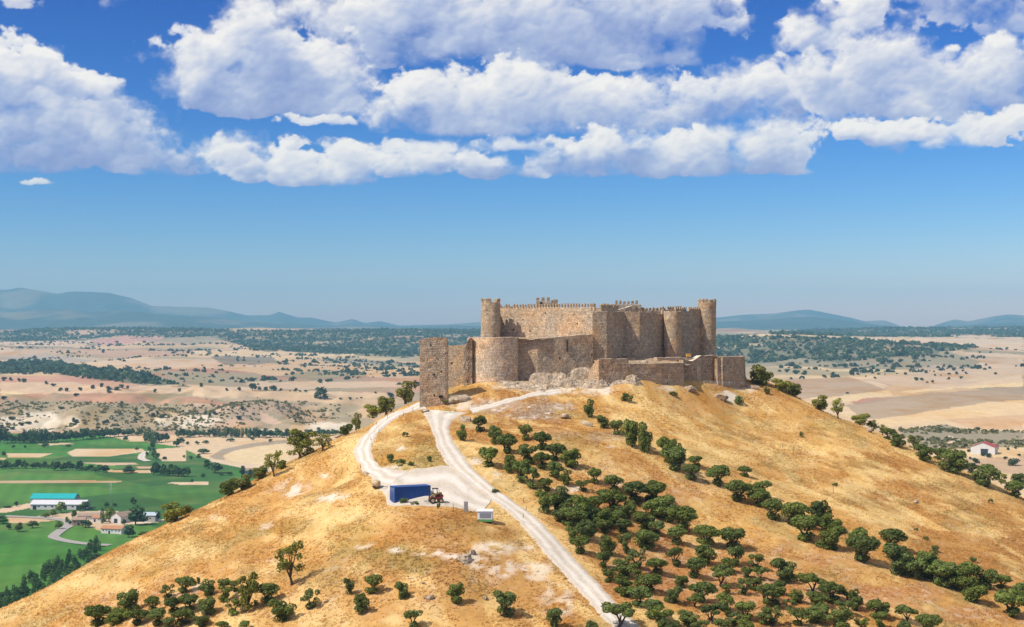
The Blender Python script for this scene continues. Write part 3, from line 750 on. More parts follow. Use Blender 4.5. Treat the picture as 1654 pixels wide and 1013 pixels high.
# lower terraces on the near side
l1 = [wp(949, 311.5, zy(606, 311)), wp(952, 310.0, zy(598, 309)), wp(958, 308.0, zy(588, 308)), wp(967, 306.2, zy(580, 306)), wp(1015, 309.5, zy(579.5, 309))]
wall('terrace_wall', l1, 1.6, castle, None, None, seed=23, ragged=.08, batter=.35, foot=2)
l2 = [wp(1017, 309.4, zy(587.5, 309)), wp(1060, 312.5, zy(587, 312)), wp(1103, 316.0, zy(586, 316)), wp(1104.5, 321.5, zy(586, 320))]
wall('terrace_wall', l2, 1.0, castle, None, None, seed=24, ragged=.05, batter=.2, foot=2)
l2b = [wp(1061, 322.0, zy(577.5, 322)), wp(1100, 324.5, zy(577, 324)), wp(1132, 326.5, zy(580, 326))]
wall('terrace_wall', l2b, 1.5, castle, [M['stone_pale'], M['stone_cap']], None, seed=25, ragged=.10, foot=2)
l3 = [wp(1103, 322, zy(582, 322)), wp(1118, 324.4, zy(583, 324)), wp(1132, 327.6, zy(574.5, 327)), wp(1160, 330.5, zy(573.8, 330))]
wall('terrace_wall', l3, 1.2, castle, [M['stone_rough'], M['stone_cap']], None, seed=26, ragged=.10, rough=.35, foot=2)
l4 = [wp(1157, 333.5, zy(577, 333)), wp(1158.5, 328.2, zy(576.5, 329)), wp(1200, 333.5, zy(575.5, 333)), wp(1203, 342, zy(575, 342))]
wall('terrace_wall', l4, 1.2, castle, None, None, seed=27, ragged=.05, batter=.3, foot=3)

def fill(name, front, back, zf, zbk, mat, seed):
    A = np.array(front); B = np.array(back); n = 40
    def rs(P): d = np.concatenate([[0], np.cumsum(np.hypot(*np.diff(P, axis=0).T))]); u = np.linspace(0, d[-1], n); return np.stack([np.interp(u, d, P[:, 0]), np.interp(u, d, P[:, 1])], 1)
    A, B = rs(A), rs(B); t = np.linspace(0, 1, 14)
    Q = A[None] * (1 - t)[:, None, None] + B[None] * t[:, None, None]
    z = zf + (zbk - zf) * t[:, None] + (fbm(Q[..., 0] / 1.3, Q[..., 1] / 1.3, 3, seed) - .5) * .5
    me = np_mesh(name, np.concatenate([Q, z[..., None]], -1).reshape(-1, 3) - np.array(CO), grid_faces(n, 14), True, None, Q.reshape(-1, 2))
    return link_mesh(name, me, mat, castle)
fill('terrace', [W(963, 307.5), W(1015, 310.8), W(1103, 317.2), W(1120, 326), W(1158, 331.5), W(1200, 335)], [W(957, 316), W(982, 318), W(1033, 324), W(1072, 330), W(1131, 339), W(1203, 345)], CAMZ - 7.6, CAMZ - 5.9, M['stone_rough'], 31)
fill('terrace', [W(800, 309.5), W(868, 309), W(957, 315.4)], [W(806, 326), W(870, 322), W(958, 316)], CAMZ - 1.75, CAMZ - 1.3, M['stone_rough'], 32)

# ------------------------------------------------------------------ rock
def _ico(sub):
    bm = bmesh.new(); bmesh.ops.create_icosphere(bm, subdivisions=sub, radius=1.0)
    v = np.array([q.co[:] for q in bm.verts]); f = np.array([[q.index for q in p.verts] for p in bm.faces]); bm.free(); return v, f
def angular(seed, sub=4):
    r = np.random.default_rng(seed); v, f = _ico(sub); v = v * 1.25
    for k in range(16):                                   # split faces of the block
        n = r.normal(0, 1, 3); n /= np.linalg.norm(n); d = r.uniform(.55, .95); e = v @ n - d; v = v - np.clip(e, 0, None)[:, None] * n
    o = seed * 9.7
    n3 = lambda s, k: (fbm(v[:, 0] * s + o, v[:, 1] * s, 3, k) + fbm(v[:, 1] * s, v[:, 2] * s + o, 3, k + 1) + fbm(v[:, 2] * s + o, v[:, 0] * s, 3, k + 2)) / 3 - .5
    v = v * (1 + n3(2.2, seed) * .35 + (np.abs(n3(5, seed + 9)) - .06) * -.7 + n3(12, seed + 5) * .18)[:, None]
    return v, f
def rock_mesh(seed, cluster=False):
    if not cluster: V, Fc = angular(seed, 4)
    else:
        r = np.random.default_rng(seed + 50); V = []; Fc = []; b = 0
        for k in range(13):
            v, f = angular(seed * 20 + k, 3); s = r.uniform(.22, .5)
            R = np.array(Matrix.Rotation(r.uniform(0, 6.3), 3, 'Z') @ Matrix.Rotation(r.uniform(-.5, .5), 3, 'X'))
            v = (v * s * np.array([1.25, 1, .8])) @ R.T + np.array([r.uniform(-.72, .72), r.uniform(-.6, .6), r.uniform(-.75, .28)])
            V.append(v); Fc.append(f + b); b += len(v)
        V = np.concatenate(V); Fc = np.concatenate(Fc)
    return np_mesh('rock', V, Fc)
ROCKS = [rock_mesh(s) for s in range(5)]
for me in ROCKS: me.materials.append(M['rock'])
def rock(name, label, px, py, wpx, hpx, depth=None, k=0, d=None, rz=0.0, sink=.35, group=None):
    if d is None: p = hit_hill(px, py)
    else: p = at(px, py, d)
    s = wpx * p[1] / F / 2 / .92; h = hpx * p[1] / F
    o = bpy.data.objects.new(name, ROCKS[k % 5]); COL.objects.link(o)
    sy = (depth or s * 1.2)
    o.location = (p[0], p[1] + sy * .4, p[2] + h * (.5 - sink * .5)); o.scale = (s, sy, h * (.5 + sink * .5) / .9); o.rotation_euler = (0, 0, rz)
    return tag(o, label, 'rock', group)
def outcrop(label, px, py, wpx, hpx, depth, d=None, seed=1, tilt=0.0):
    """bedrock breaking through the slope: a folded, stepped sheet of stone, sunk into the ground all round"""
    p = np.array(hit_hill(px, py) if d is None else at(px, py, d)); s = p[1] / F; rx = wpx * s / 2; h = hpx * s; nx, ny = 84, 56
    u, v = np.meshgrid(np.linspace(-1, 1, nx), np.linspace(-1, 1, ny)); o = seed * 13.1
    X = p[0] + u * rx; Y = p[1] + depth * .4 + v * depth
    h = h * .48; r = np.hypot(u, v) + (fbm(u * 2.2 + o, v * 2.2, 3, 7) - .5) * .7
    dome = sstep(1.0, .35, r)
    f = fbm(X / 2.6 + o, Y / 1.6, 4, seed); rid = 1 - np.abs(fbm(X / 2.2 + o, Y / 1.3 + X * .25, 3, seed + 3) - .5) * 3.0
    z = h * dome * (.25 + .55 * f + .45 * rid) + tilt * u * h * dome
    stp = .42; q = z / stp; z = stp * (np.floor(q) + sstep(.55, 1.0, q - np.floor(q))) * .7 + z * .3          # bedding steps
    z = z + (fbm(X / .35, Y / .35, 3, seed + 8) - .5) * .22 * dome
    base = hill_z(X, Y) if d is None else np.full(X.shape, p[2])
    Z = base + z - .35 * (1 - dome) - .10
    if d is not None: Z = Z - (1 - dome) * 2.5
    me = np_mesh('rock_outcrop', np.stack([X, Y, Z], -1).reshape(-1, 3) - p, grid_faces(nx, ny), False); o_ = link_mesh('rock_outcrop', me, M['rock'], None, Vector(p)); tag(o_, label, 'rock')
outcrop('long pale limestone slab at the foot of the round bastion', 852, 628, 128, 18, 3.4, None, 1)
outcrop('grey limestone outcrop under the shaded outer wall', 893, 613, 116, 24, 3.2, 308.2, 2, -.1)
outcrop('pale craggy outcrop below the breach in the outer wall', 920, 625, 84, 28, 3.0, None, 3)
outcrop('broken white outcrop left of the lowest terrace wall', 962, 626, 66, 34, 2.6, None, 4)
outcrop('shaded outcrop between outer wall and first terrace wall', 942, 604, 70, 26, 2.6, 311.5, 5)
outcrop('grey boulder outcrop beneath the first terrace wall', 992, 622, 50, 14, 1.8, None, 6)
outcrop('pointed tan outcrop in the gap between two terrace walls', 1024, 620, 36, 26, 1.6, None, 7)
outcrop('dark rocks at the foot of the facetted curtain wall', 1030, 588, 60, 14, 2.0, 317.5, 8)
outcrop('stony bank between slab tower and round bastion', 742, 649, 56, 14, 2.4, None, 9)
rock('boulder', 'white boulder in front of the long terrace wall', 1113, 632, 20, 10, 1.0, 4)
rock('boulder', 'white rocks beside the green weeds near the castle end', 1162, 645, 20, 12, 1.2, 0)
rock('boulder', 'pale flat rocks at the far edge of the hilltop', 1214, 628, 22, 6, .8, 1)
rock('boulder', 'tumbled stones at the foot of the slab tower', 744, 650, 40, 12, 1.2, 2)
A_ = lambda x, y: (720 + x / 4.3526, 640 + y / 4.3526)
F_ = lambda x, y: (420 + x / 3.308, 860 + y / 3.308)
H_ = lambda x, y: (1300 + x / 3.895, 600 + y / 3.895)
for (x, y), w, h, lab in ((A_(145, 180), 18, 9, 'white boulder at the bend of the gravel track below the castle'), (A_(845, 155), 14, 9, 'lone pale boulder above the olive row on the slope'),
    (A_(1000, 210), 16, 6, 'low white stones among the first trees of the olive row'), (F_(870, 278), 7, 4, 'small bright white stone alone on the golden slope'),
    (F_(905, 360), 11, 8, 'dark boulder beside a white stone on the lower slope'), (F_(884, 358), 6, 5, 'white stone touching the dark boulder on the lower slope'), (F_(1095, 165), 24, 13, 'white limestone outcrop on the bare slope left of the track'), (F_(1130, 120), 10, 8, 'upright white stone behind the bare slope outcrop'),
    (H_(705, 832), 8, 6, 'small grey stone on the wide right slope'), (H_(408, 382), 9, 9, 'grey stone on the right skyline of the hill'), ((547, 706), 12, 6, 'pale rock on the left skyline near the almond trees'), (F_(1200, 362), 11, 7, 'pale angular block in dry grass between two small olives'),
    ((592, 768), 10, 6, 'white stones at the outer bend of the gravel loop')):
    rock('boulder', lab, x, y, w, h, None, int(x) % 5, None, x)
# ------------------------------------------------------------------ trees
def leaf_cloud(clumps, n, ls, seed, up=0.25, asp=0.62, inner=.72, nj=.5):
    """clumps: rows (x, y, z, rx, ry, rz): leaf-sized quads spread through each clump's shell"""
    r = np.random.default_rng(seed); c_ = np.array(clumps, float); w = (c_[:, 3] * c_[:, 4] + c_[:, 3] * c_[:, 5]); k = r.choice(len(c_), n, p=w / w.sum())
    d = r.normal(0, 1, (n, 3)); d[:, 2] += up; d /= np.linalg.norm(d, axis=1, keepdims=True)
    rad = r.uniform(inner, 1.06, (n, 1)) ** .8
    p = c_[k, :3] + d * c_[k, 3:] * rad
    nrm = d + r.normal(0, nj, (n, 3)); nrm /= np.linalg.norm(nrm, axis=1, keepdims=True)
    t = np.cross(nrm, r.normal(0, 1, (n, 3))); t /= np.linalg.norm(t, axis=1, keepdims=True); b = np.cross(nrm, t)
    s = ls * r.uniform(.6, 1.3, (n, 1))
    V = np.stack([p - t * s, p + b * s * asp, p + t * s, p - b * s * asp], 1).reshape(-1, 3)
    tone = np.repeat(r.uniform(.2, 1.0, n) * r.uniform(.75, 1, len(c_))[k], 4)
    return V, np.arange(n * 4).reshape(-1, 4), np.stack([tone] * 3, 1)

def limbs(seed, top, n=3, h0=.18, r0=.06, spread=.3, lean=.04):
    r = random.Random(seed); b = MB()
    lx, ly = r.uniform(-lean, lean), r.uniform(-lean, lean)
    b.tube([(0, 0, -.08), (lx * .3, ly * .3, h0 * .5), (lx, ly, h0)], [r0 * 1.35, r0, r0 * .9], 7)
    for i in range(n):
        a = 2 * pi * (i + r.random() * .6) / n; q = spread * r.uniform(.7, 1.2)
        m = (lx + cos(a) * q * .45, ly + sin(a) * q * .45, h0 + (top - h0) * .45); e = (lx + cos(a) * q, ly + sin(a) * q, top * r.uniform(.85, 1.0))
        b.tube([(lx, ly, h0 - .03), m, e], [r0 * .7, r0 * .5, r0 * .2], 5)
        a2 = a + r.uniform(.5, 1.2); b.tube([m, (m[0] + cos(a2) * q * .5, m[1] + sin(a2) * q * .5, top * .9)], [r0 * .4, r0 * .14], 4)
    return b

def mesh_from(V, Fq, C, name, mat, smooth=False):
    me = np_mesh(name, V, Fq, smooth, C); me.materials.append(mat); return me
def trunk_mesh(b, name='trunk'):
    me = bpy.data.meshes.new(name); me.from_pydata(b.v, [], b.f)
    for p in me.polygons: p.use_smooth = True
    me.materials.append(M['bark']); return me

def olive_proto(seed, kind):
    r = random.Random(seed); cl = []
    if kind == 'round':
        for i in range(15):
            a = r.uniform(0, 2 * pi); el_ = math.asin(r.uniform(-.15, 1)); q = .31
            cl.append((cos(a) * cos(el_) * q, sin(a) * cos(el_) * q, .56 + sin(el_) * .27, r.uniform(.13, .19), r.uniform(.13, .19), r.uniform(.11, .16)))
        cl.append((0, 0, .6, .3, .3, .27))
    elif kind == 'loose':
        for i in range(8):
            a = 2 * pi * i / 6 + r.random(); q = r.uniform(.2, .36) if i < 6 else .1
            cl.append((cos(a) * q, sin(a) * q, r.uniform(.45, .86), r.uniform(.13, .2), r.uniform(.13, .2), r.uniform(.11, .17)))
    elif kind == 'shrub':
        for i in range(11):
            a = 2 * pi * i / 8 + r.random(); q = r.uniform(.1, .32)
            cl.append((cos(a) * q, sin(a) * q, r.uniform(.2, .84), r.uniform(.15, .22), r.uniform(.15, .22), r.uniform(.13, .19)))
    if kind != 'loose' or r.random() < .6:
        for i in range(4): cl.append((r.uniform(-.16, .16), r.uniform(-.16, .16), r.uniform(.08, .26), .15, .15, .15))
    n = {'round': 2600, 'loose': 1500, 'shrub': 2200}[kind]
    V, Fq, C = leaf_cloud(cl, n, .044, seed, nj=.38)
    return (trunk_mesh(limbs(seed, .62, 3 if kind != 'shrub' else 4, .14, .05, .24, .06)), mesh_from(V, Fq, C, 'crown', M['olive']))
OL = {k: [olive_proto(100 + 10 * i + j, k) for j in range(4)] for i, k in enumerate(('round', 'loose', 'shrub'))}
def almond_proto(seed, dense):
    r = random.Random(seed); cl = []
    for i in range(20 if dense else 12):
        a = r.uniform(0, 2 * pi); z = r.uniform(.14 if dense else .32, .9); q = .36 * sqrt(r.random()) * (1 - abs(z - .6) * .8)
        cl.append((cos(a) * q, sin(a) * q, z, r.uniform(.12, .19), r.uniform(.12, .19), r.uniform(.09, .15)))
    V, Fq, C = leaf_cloud(cl, 2200 if dense else 900, .038, seed, inner=.4)
    return (trunk_mesh(limbs(seed, .85, 5, .2, .035, .32, .03)), mesh_from(V, Fq, C, 'crown', M['almond']))
AL = [almond_proto(200 + j, j % 2 == 0) for j in range(4)]
for j in (0, 2, 3):                                          # low rounded bushes of the skyline, leafy to the ground
    cr_ = OL['shrub'][j][1].copy(); cr_.materials.clear(); cr_.materials.append(M['almond']); AL.append((OL['shrub'][j][0], cr_))

ORD = 'zeroth first second third fourth fifth sixth seventh eighth ninth tenth eleventh twelfth thirteenth fourteenth fifteenth sixteenth seventeenth eighteenth nineteenth twentieth'.split()
def ordinal(n): return ORD[n] if n <= 20 else '%d%s' % (n, 'th' if 10 <= n % 100 <= 20 else {1: 'st', 2: 'nd', 3: 'rd'}.get(n % 10, 'th'))

def plant_tree(kind, name, label, cat, group, px, by, ty, wpx, proto, fn=hit_hill, rz=None):
    p = fn(px, by); s = p[1] / F
    w = wpx * s * 1.23; h = max((by - ty), wpx * .82) * s * 1.06
    root = empty(name, p, random.uniform(0, 6.28) if rz is None else rz, label, cat, group)
    tr = bpy.data.objects.new('trunk', proto[0]); cr = bpy.data.objects.new('crown', proto[1])
    for o in (tr, cr): COL.objects.link(o); o.parent = root
    root.scale = (w * random.uniform(.9, 1.12), w * random.uniform(.9, 1.12), h); root.rotation_euler = (random.uniform(-.09, .09), random.uniform(-.09, .09), root.rotation_euler[2])
    return root

def size_words(w, h):
    r = h / w
    s = 'small' if w < 21 else 'big' if w > 37 else 'medium'
    f = 'upright' if r > 1.3 else 'low spreading' if r < .82 else 'round'
    return s + ' ' + f

def grove(lst, ox, oy, s): return [(ox + x / s, oy + b / s, oy + t / s, w / s) for x, b, t, w in lst]
CA = grove([(240,250,135,95),(118,315,205,75),(345,335,200,100),(430,400,260,140),(300,500,355,140),(560,310,200,105),(670,375,245,125),(580,470,340,145),(445,540,405,105),(525,600,450,125),(610,645,505,125),(675,510,390,120),(770,455,330,135),(880,500,370,145),(765,575,455,115),(835,625,515,80),(700,665,580,110),(1045,615,500,100),(960,670,590,100),(1180,670,550,125)], 720, 640, 4.3526)
RA = grove([(1005,150,25,85),(1100,225,130,100),(1205,275,165,100),(1310,355,160,130),(1400,395,190,110),(1560,470,280,130),(1640,520,340,100)], 720, 640, 4.3526)
CB = [(165,200,35,120),(240,190,25,140),(330,190,70,130),(400,260,80,150),(300,270,140,140),(345,290,170,160),(450,270,110,140),(440,380,240,150),(560,340,250,120),(590,290,170,130),(620,190,50,180),(560,130,40,100),(715,235,120,140),(760,130,0,170),(890,130,20,180),(920,230,100,190),(830,320,180,150),(690,340,245,120),(910,350,255,120),(1080,330,150,190),(1050,410,300,140),(1240,410,295,160),(500,200,90,130),(520,300,190,130),(640,270,190,110),(1000,260,140,130),
 (350,385,280,70),(405,475,345,130),(580,480,350,110),(700,470,340,110),(850,440,320,180),(1030,555,425,125),(1240,545,405,145),(1420,440,340,180),(1440,555,420,135),(1580,580,475,105),(560,570,455,110),(770,575,450,130),(700,625,505,140),(910,610,510,135),(1165,635,500,125),(600,665,565,95),(680,735,620,140),(790,690,580,90),(870,735,600,140),(1075,695,605,90),(1340,690,555,140),(1390,600,500,90),(1510,640,560,85),(1610,655,565,90),(1490,750,645,110),(1560,720,640,110),(1640,790,670,120),(800,830,690,150),(720,760,670,120),(1030,800,690,130),(1220,800,660,160),(1170,830,760,110),(1375,860,735,120),(1290,940,820,160),(1120,950,850,120),(1510,910,790,135),(880,900,790,150),(940,960,870,160),(1430,960,880,110),(1630,950,860,110),(1380,740,690,80),(1000,1000,930,120),(1200,1010,930,110),(1340,1000,930,110),(1500,1010,940,120)]
DENSE = grove(CB[:26], 840, 780, 4.135); SPARSE = grove(CB[26:], 840, 780, 4.135)
SPARSE += grove([(235,400,260,145),(170,550,420,150),(220,480,390,80),(170,660,560,130),(310,520,445,90),(280,570,510,80),(400,470,365,140),(520,520,400,150),(440,540,470,110),(610,530,460,90),(670,570,450,80),(435,640,540,140),(330,660,580,120),(615,600,540,110),(575,680,590,150),(800,610,510,140),(800,670,600,110),(960,640,565,120),(1090,700,620,140),(700,690,640,90),(950,700,630,90)], 1200, 830, 3.643)
RD = grove([(240,280,90,180),(180,170,25,100),(350,345,225,130),(385,250,165,100),(560,390,230,180),(690,505,350,170),(745,320,240,90),(830,480,350,170),(870,545,430,150),(950,640,490,160),(1120,690,495,200),(1290,680,490,150),(1210,790,600,220),(1390,730,620,160),(1400,865,690,220)], 1040, 700, 4.594)
RC = grove([(680,190,75,130),(700,285,120,190),(870,220,140,160),(900,355,165,180),(1000,370,215,170),(1070,370,210,150),(1110,385,260,120),(1170,425,270,170),(1240,440,300,180),(1330,420,280,150),(1440,440,325,130),(1370,520,400,170),(1580,600,440,190),(1530,440,390,100),(1640,500,420,110)], 1200, 830, 3.643)
LOWL = grove([(170,690,590,190),(290,695,610,130),(410,600,460,210),(350,660,590,130),(470,690,580,150),(580,590,475,110),(690,490,395,110),(820,450,350,150),(730,600,475,130),(850,580,455,150),(620,690,570,150),(800,690,580,150),(980,470,350,130),(985,610,480,140),(1120,510,355,150),(1190,440,350,100),(1190,610,500,140),(1440,520,375,160),(1540,660,490,170),(940,700,610,120),(700,720,640,110),(1090,730,685,90),(1270,730,680,90),(925,385,330,30)], 120, 860, 4.594)
SCAT = grove([(265,410,310,95),(480,330,235,50),(600,330,225,100),(540,435,320,85),(755,355,260,75),(1045,380,270,90),(1310,450,310,135),(815,510,410,95),(1575,510,395,80)], 420, 860, 3.308) + grove([(655,970,865,200),(480,1010,920,90)], 840, 780, 4.135)

oi = 0
def put_olives(lst, words, group, rows, kinds):
    global oi
    L = sorted(lst, key=lambda q: (q[1] if rows else q[0]))
    n = 6 if rows else len(L)
    for r0 in range(0, len(L), n):
        R = sorted(L[r0:r0 + n], key=lambda q: q[0])
        for j, (px, by, ty, w) in enumerate(R):
            kind = random.choice(kinds)
            if w / max(by - ty, 1) < .8: kind = 'shrub'
            lab = words.format(size=size_words(w, by - ty), row=ordinal(r0 // n + 1), n=ordinal(j + 1))
            plant_tree(kind, 'olive_tree', lab, 'olive tree', group, px, by, ty, w, OL[kind][oi % 4]); oi += 1
put_olives(CA, '{size} olive of the loose upper grove, {row} row down, {n} across', 'olive trees of the loose grove by the track', True, ('round', 'round', 'loose', 'shrub'))
put_olives(DENSE, '{size} olive of the dense dark grove, {row} row down, {n} across', 'olive trees of the dense dark grove', True, ('round', 'round', 'shrub'))
put_olives(SPARSE, '{size} olive of the spaced lower grove, {row} row down, {n} across', 'olive trees of the spaced lower grove', True, ('round', 'loose', 'loose', 'shrub'))
put_olives(RA + RD + RC, '{size} olive in the long diagonal row, {n} going down from the castle', 'olive trees in the long diagonal row', False, ('round', 'round', 'shrub'))
put_olives(LOWL, '{size} olive left of the track, {row} row down, {n} across', 'olive trees of the lower grove left of the track', True, ('round', 'round', 'loose', 'shrub'))
put_olives(SCAT, '{size} lone olive on bare slope, {n} counting towards the track from the left', 'lone olives on the bare slope left of the track', False, ('shrub', 'loose'))
# almond and other trees along the skylines
for (px, by, ty, w), lab, k in (((472,945,881,46), 'open branched almond tree with slim trunk alone on the golden slope', 3), ((399.7,987,930,37), 'taller light leaved tree with thin trunk among the lower olives', 0),
    ((485,741,697,50), 'large round almond tree on the left skyline of the hill', 0), ((521,728,705,32), 'sparse almond tree right beside the large skyline almond', 1), ((443,770,731,30), 'thin pale almond tree lower on the left skyline', 3),
    ((655,650,617,31), 'bushy round tree beside the ruined slab tower', 4), ((603,674,653,27), 'dark leaning tree at the bend of the left skyline', 5), ((624,668,648,34), 'spreading green tree between two trees on the left skyline', 6), ((671,628,614,8), 'tiny green sapling touching the slab tower', 2),
    ((1227,620,599,36), 'green bushy tree at the right end of the castle hilltop', 4), ((1262,632,616,27), 'low pale bush tree just below the castle end on the skyline', 5), ((1283,640,622,26), 'round shrub tree third along the right skyline', 6), ((1323,662,641,28), 'round leafy tree halfway along the upper right skyline', 4), ((1354,676,646,27), 'taller two toned tree on the right skyline', 3), ((1389,686,667,24), 'small yellowish tree on the right skyline', 5)):
    plant_tree('almond', 'almond_tree', lab, 'tree', None, px, by, ty, w, AL[k])
for i, (px, by, ty, w) in enumerate(grove([(430,372,320,75),(490,400,345,75),(530,430,360,90),(580,475,390,110),(690,490,405,95),(745,560,470,125),(845,560,485,100),(940,640,545,185),(1050,650,595,90),(1140,720,615,165),(1235,705,640,80),(1350,735,655,120),(1330,795,700,130)], 1300, 600, 3.895)):
    pr = AL[i % 4] if i in (0, 1, 4, 10) else OL[('round', 'shrub')[i % 2]][i % 4]
    plant_tree('r', 'olive_tree', '%s tree in the lower right skyline row, %s from its top' % (size_words(w, by - ty), ordinal(i + 1)), 'tree', 'trees of the lower right skyline row', px, by, ty, w, pr)
for i, (px, by, ty, w) in enumerate(((392,792,770,30),(420,775,757,26),(372,800,780,34),(283,842,823,36),(300,832,818,20),(560,703,684,22),(575,693,668,18),(455,758,745,18))):
    plant_tree('r', 'bush', '%s green bush on the left skyline, %s counting up the slope' % (size_words(w, by - ty), ordinal(sorted((283,300,372,392,420,455,560,575)).index(px) + 1)), 'bush', 'bushes along the left skyline', px, by, ty, w, (AL[4], AL[6], OL['shrub'][1])[i % 3])

# weeds and low shrubs on the hill
def weed_proto(seed):
    r = random.Random(seed); cl = [(r.uniform(-.3, .3), r.uniform(-.3, .3), r.uniform(.2, .6), .22, .22, .28) for _ in range(6)]
    return mesh_from(*leaf_cloud(cl, 420, .075, seed, inner=.3), 'weed', M['weed'])
WD = [weed_proto(300 + j) for j in range(3)]
def weed(px, py, w, h, lab, group=None):
    p = hit_hill(px, py); s = p[1] / F; o = bpy.data.objects.new('green_shrub', WD[int(px) % 3]); COL.objects.link(o)
    o.location = p; o.scale = (w * s, w * s, h * s * 1.2); o.rotation_euler = (0, 0, px); tag(o, lab, 'shrub', group)
for px, py, w, h, lab in ((631,748,18,16,'dark green shrub inside the gravel loop near its lower bend'), (646,751,22,10,'low green weeds next to the shrub inside the gravel loop'), (655,706,12,9,'small round shrub in the middle of the gravel loop'), (694,746,12,10,'green weed clump by the right edge of the gravel loop'),
    (663,752,16,8,'green weeds by the lower edge of the loop'), (1193,652,22,14,'bright green weeds on white ground below the castle end'), (1170,646,16,9,'dull green weeds left of the bright ones below the castle'), (1012,650,20,16,'green thistles on the slope under the lowest terrace wall'), (1088,640,14,9,'small green clump below the long terrace wall'),
    (712,643,12,10,'green weed growing at the foot of the slab tower'), (727,652,24,8,'yellow green weeds between slab tower and barriers'), (1294,706,9,9,'small dark shrub alone on the upper right slope'), (1239,637,12,14,'olive coloured shrub under the hilltop rim at right'), (1349,784,9,5,'tiny green shrub in the middle of the right slope'), (1600,813,9,8,'dark little shrub near the lower right skyline'),
    (1496,873,10,8,'grey green shrub above the diagonal olive row'), (1511,891,14,12,'round dark shrub just above the diagonal olive row'), (1572,908,14,10,'brownish shrub above the lower diagonal olive row'), (651,813,18,10,'dry grey weeds in front of the blue container'), (670,815,14,6,'dry weeds under the middle of the blue container'), (708,822,7,12,'thin upright weed right of the blue container'),
    (1480,858,8,6,'small grey shrub highest above the diagonal row'), (800,795,16,6,'rust coloured weeds at the yard edge near the kiosk'), (1348,785,8,4,'flat weed patch on the right slope')):
    weed(px, py, w, h, lab)
# ------------------------------------------------------------------ things on the yard
def paint(name, rgb, rough=.5, var=.15, scale=2.0, metal=0.0): return plain(name, rgb, rough, metal, var, scale, .45)
M['blue'] = paint('blue_container_paint', (0.014, 0.070, 0.26), .45, .2, 1.2)
M['red'] = paint('red_machine_paint', (0.24, 0.028, 0.022), .45, .25)
M['yellow'] = paint('yellow_machine_paint', (0.30, 0.17, 0.03), .5, .3)
M['black'] = paint('black_rubber', (0.022, 0.022, 0.022), .85)
M['dark_metal'] = paint('dark_metal', (0.05, 0.05, 0.052), .5, .3, 4, .4)
M['white'] = paint('white_paint', (0.74, 0.73, 0.70), .6, .12, 1.0)
M['grey_panel'] = paint('grey_louvre', (0.36, 0.37, 0.38), .6, .1)
M['green_paint'] = paint('green_paint', (0.10, 0.30, 0.09), .55, .2)
M['concrete'] = paint('concrete', (0.30, 0.28, 0.25), .95, .3, 2.5)
M['glass'] = paint('dark_glass', (0.02, 0.025, 0.03), .08, 0)
M['tan'] = paint('tan_paint', (0.50, 0.37, 0.20), .7, .25)
M['wire'] = paint('galvanised_wire', (0.35, 0.36, 0.36), .5, .1, 4, .5)

def shipping_container():
    A = hit_hill(637.5, 813.6); rz = radians(23.5); L, Wd, H = 6.06, 2.44, 2.59
    # near-left bottom corner at A; the long side runs right and away
    root = empty('shipping_container', (A[0], A[1], A[2] + .02), rz - radians(0), 'blue corrugated shipping container parked on the white gravel yard', 'container')
    b = MB(); p = .14; n = int(L / (p * 2)); d = .036
    # corrugated long sides as one folded sheet each
    for y, s in ((0.04, -1), (Wd - .04, 1)):
        xs = []; u = .12
        while u < L - .12:
            for q, o in ((0, 0), (.07, 0), (.11, d), (.18, d), (.22, 0)):
                if u + q < L - .1: xs.append((u + q, o))
            u += .22
        vs = []; fs = []
        for i, (xx, o) in enumerate(xs): vs += [(xx, y - s * o, .16), (xx, y - s * o, H - .1)]
        for i in range(len(xs) - 1): fs.append((2 * i, 2 * i + 2, 2 * i + 3, 2 * i + 1))
        b.add(vs, fs)
    b.box((L - .05, Wd / 2, H / 2), (.05, Wd - .2, H - .2))
    b.build('side_panels', M['blue'], root)
    f = MB()
    for x in (.06, L - .06):
        for y in (.06, Wd - .06): f.box((x, y, H / 2), (.12, .12, H - .24), 0, 0, .01)
    for y in (.05, Wd - .05):
        f.box((L / 2, y, .09), (L - .24, .1, .16), 0, 0, .01); f.box((L / 2, y, H - .06), (L - .24, .08, .1), 0, 0, .01)
    for x in (.05, L - .05):
        f.box((x, Wd / 2, .09), (.1, Wd - .24, .16), 0, 0, .01); f.box((x, Wd / 2, H - .06), (.1, Wd - .24, .12), 0, 0, .01)
    for x in (.09, L - .09):
        for y in (.08, Wd - .08):
            for z in (.06, H - .06): f.box((x, y, z), (.18, .17, .12), 0, 0, .02)
    f.build('frame', M['blue'], root)
    r = MB(); k = 24
    vs = []; fs = []
    for i in range(k + 1):
        xx = .1 + (L - .2) * i / k; vs += [(xx, .1, H - .03 + .02 * (i % 2)), (xx, Wd - .1, H - .03 + .02 * (i % 2))]
    for i in range(k): fs.append((2 * i, 2 * i + 2, 2 * i + 3, 2 * i + 1))
    r.add(vs, fs); r.build('roof', M['blue'], root)
    for y0 in (.12, Wd / 2 + .005):
        dm = MB(); dm.box((.035, y0 + (Wd / 2 - .125) / 2, H / 2), (.05, Wd / 2 - .125, H - .32), 0, 0, .01)
        for z in (.5, 1.0, 1.5, 2.0): dm.box((.004, y0 + (Wd / 2 - .125) / 2, z), (.02, Wd / 2 - .3, .22), 0, 0, .008)
        dr = dm.build('door', M['blue'], root)
        lb = MB()
        for q in (.28, .78): lb.tube([(-.03, y0 + q, .16), (-.03, y0 + q, H - .16)], .018, 6)
        lb.build('lock_bar', M['wire'], dr)
shipping_container()

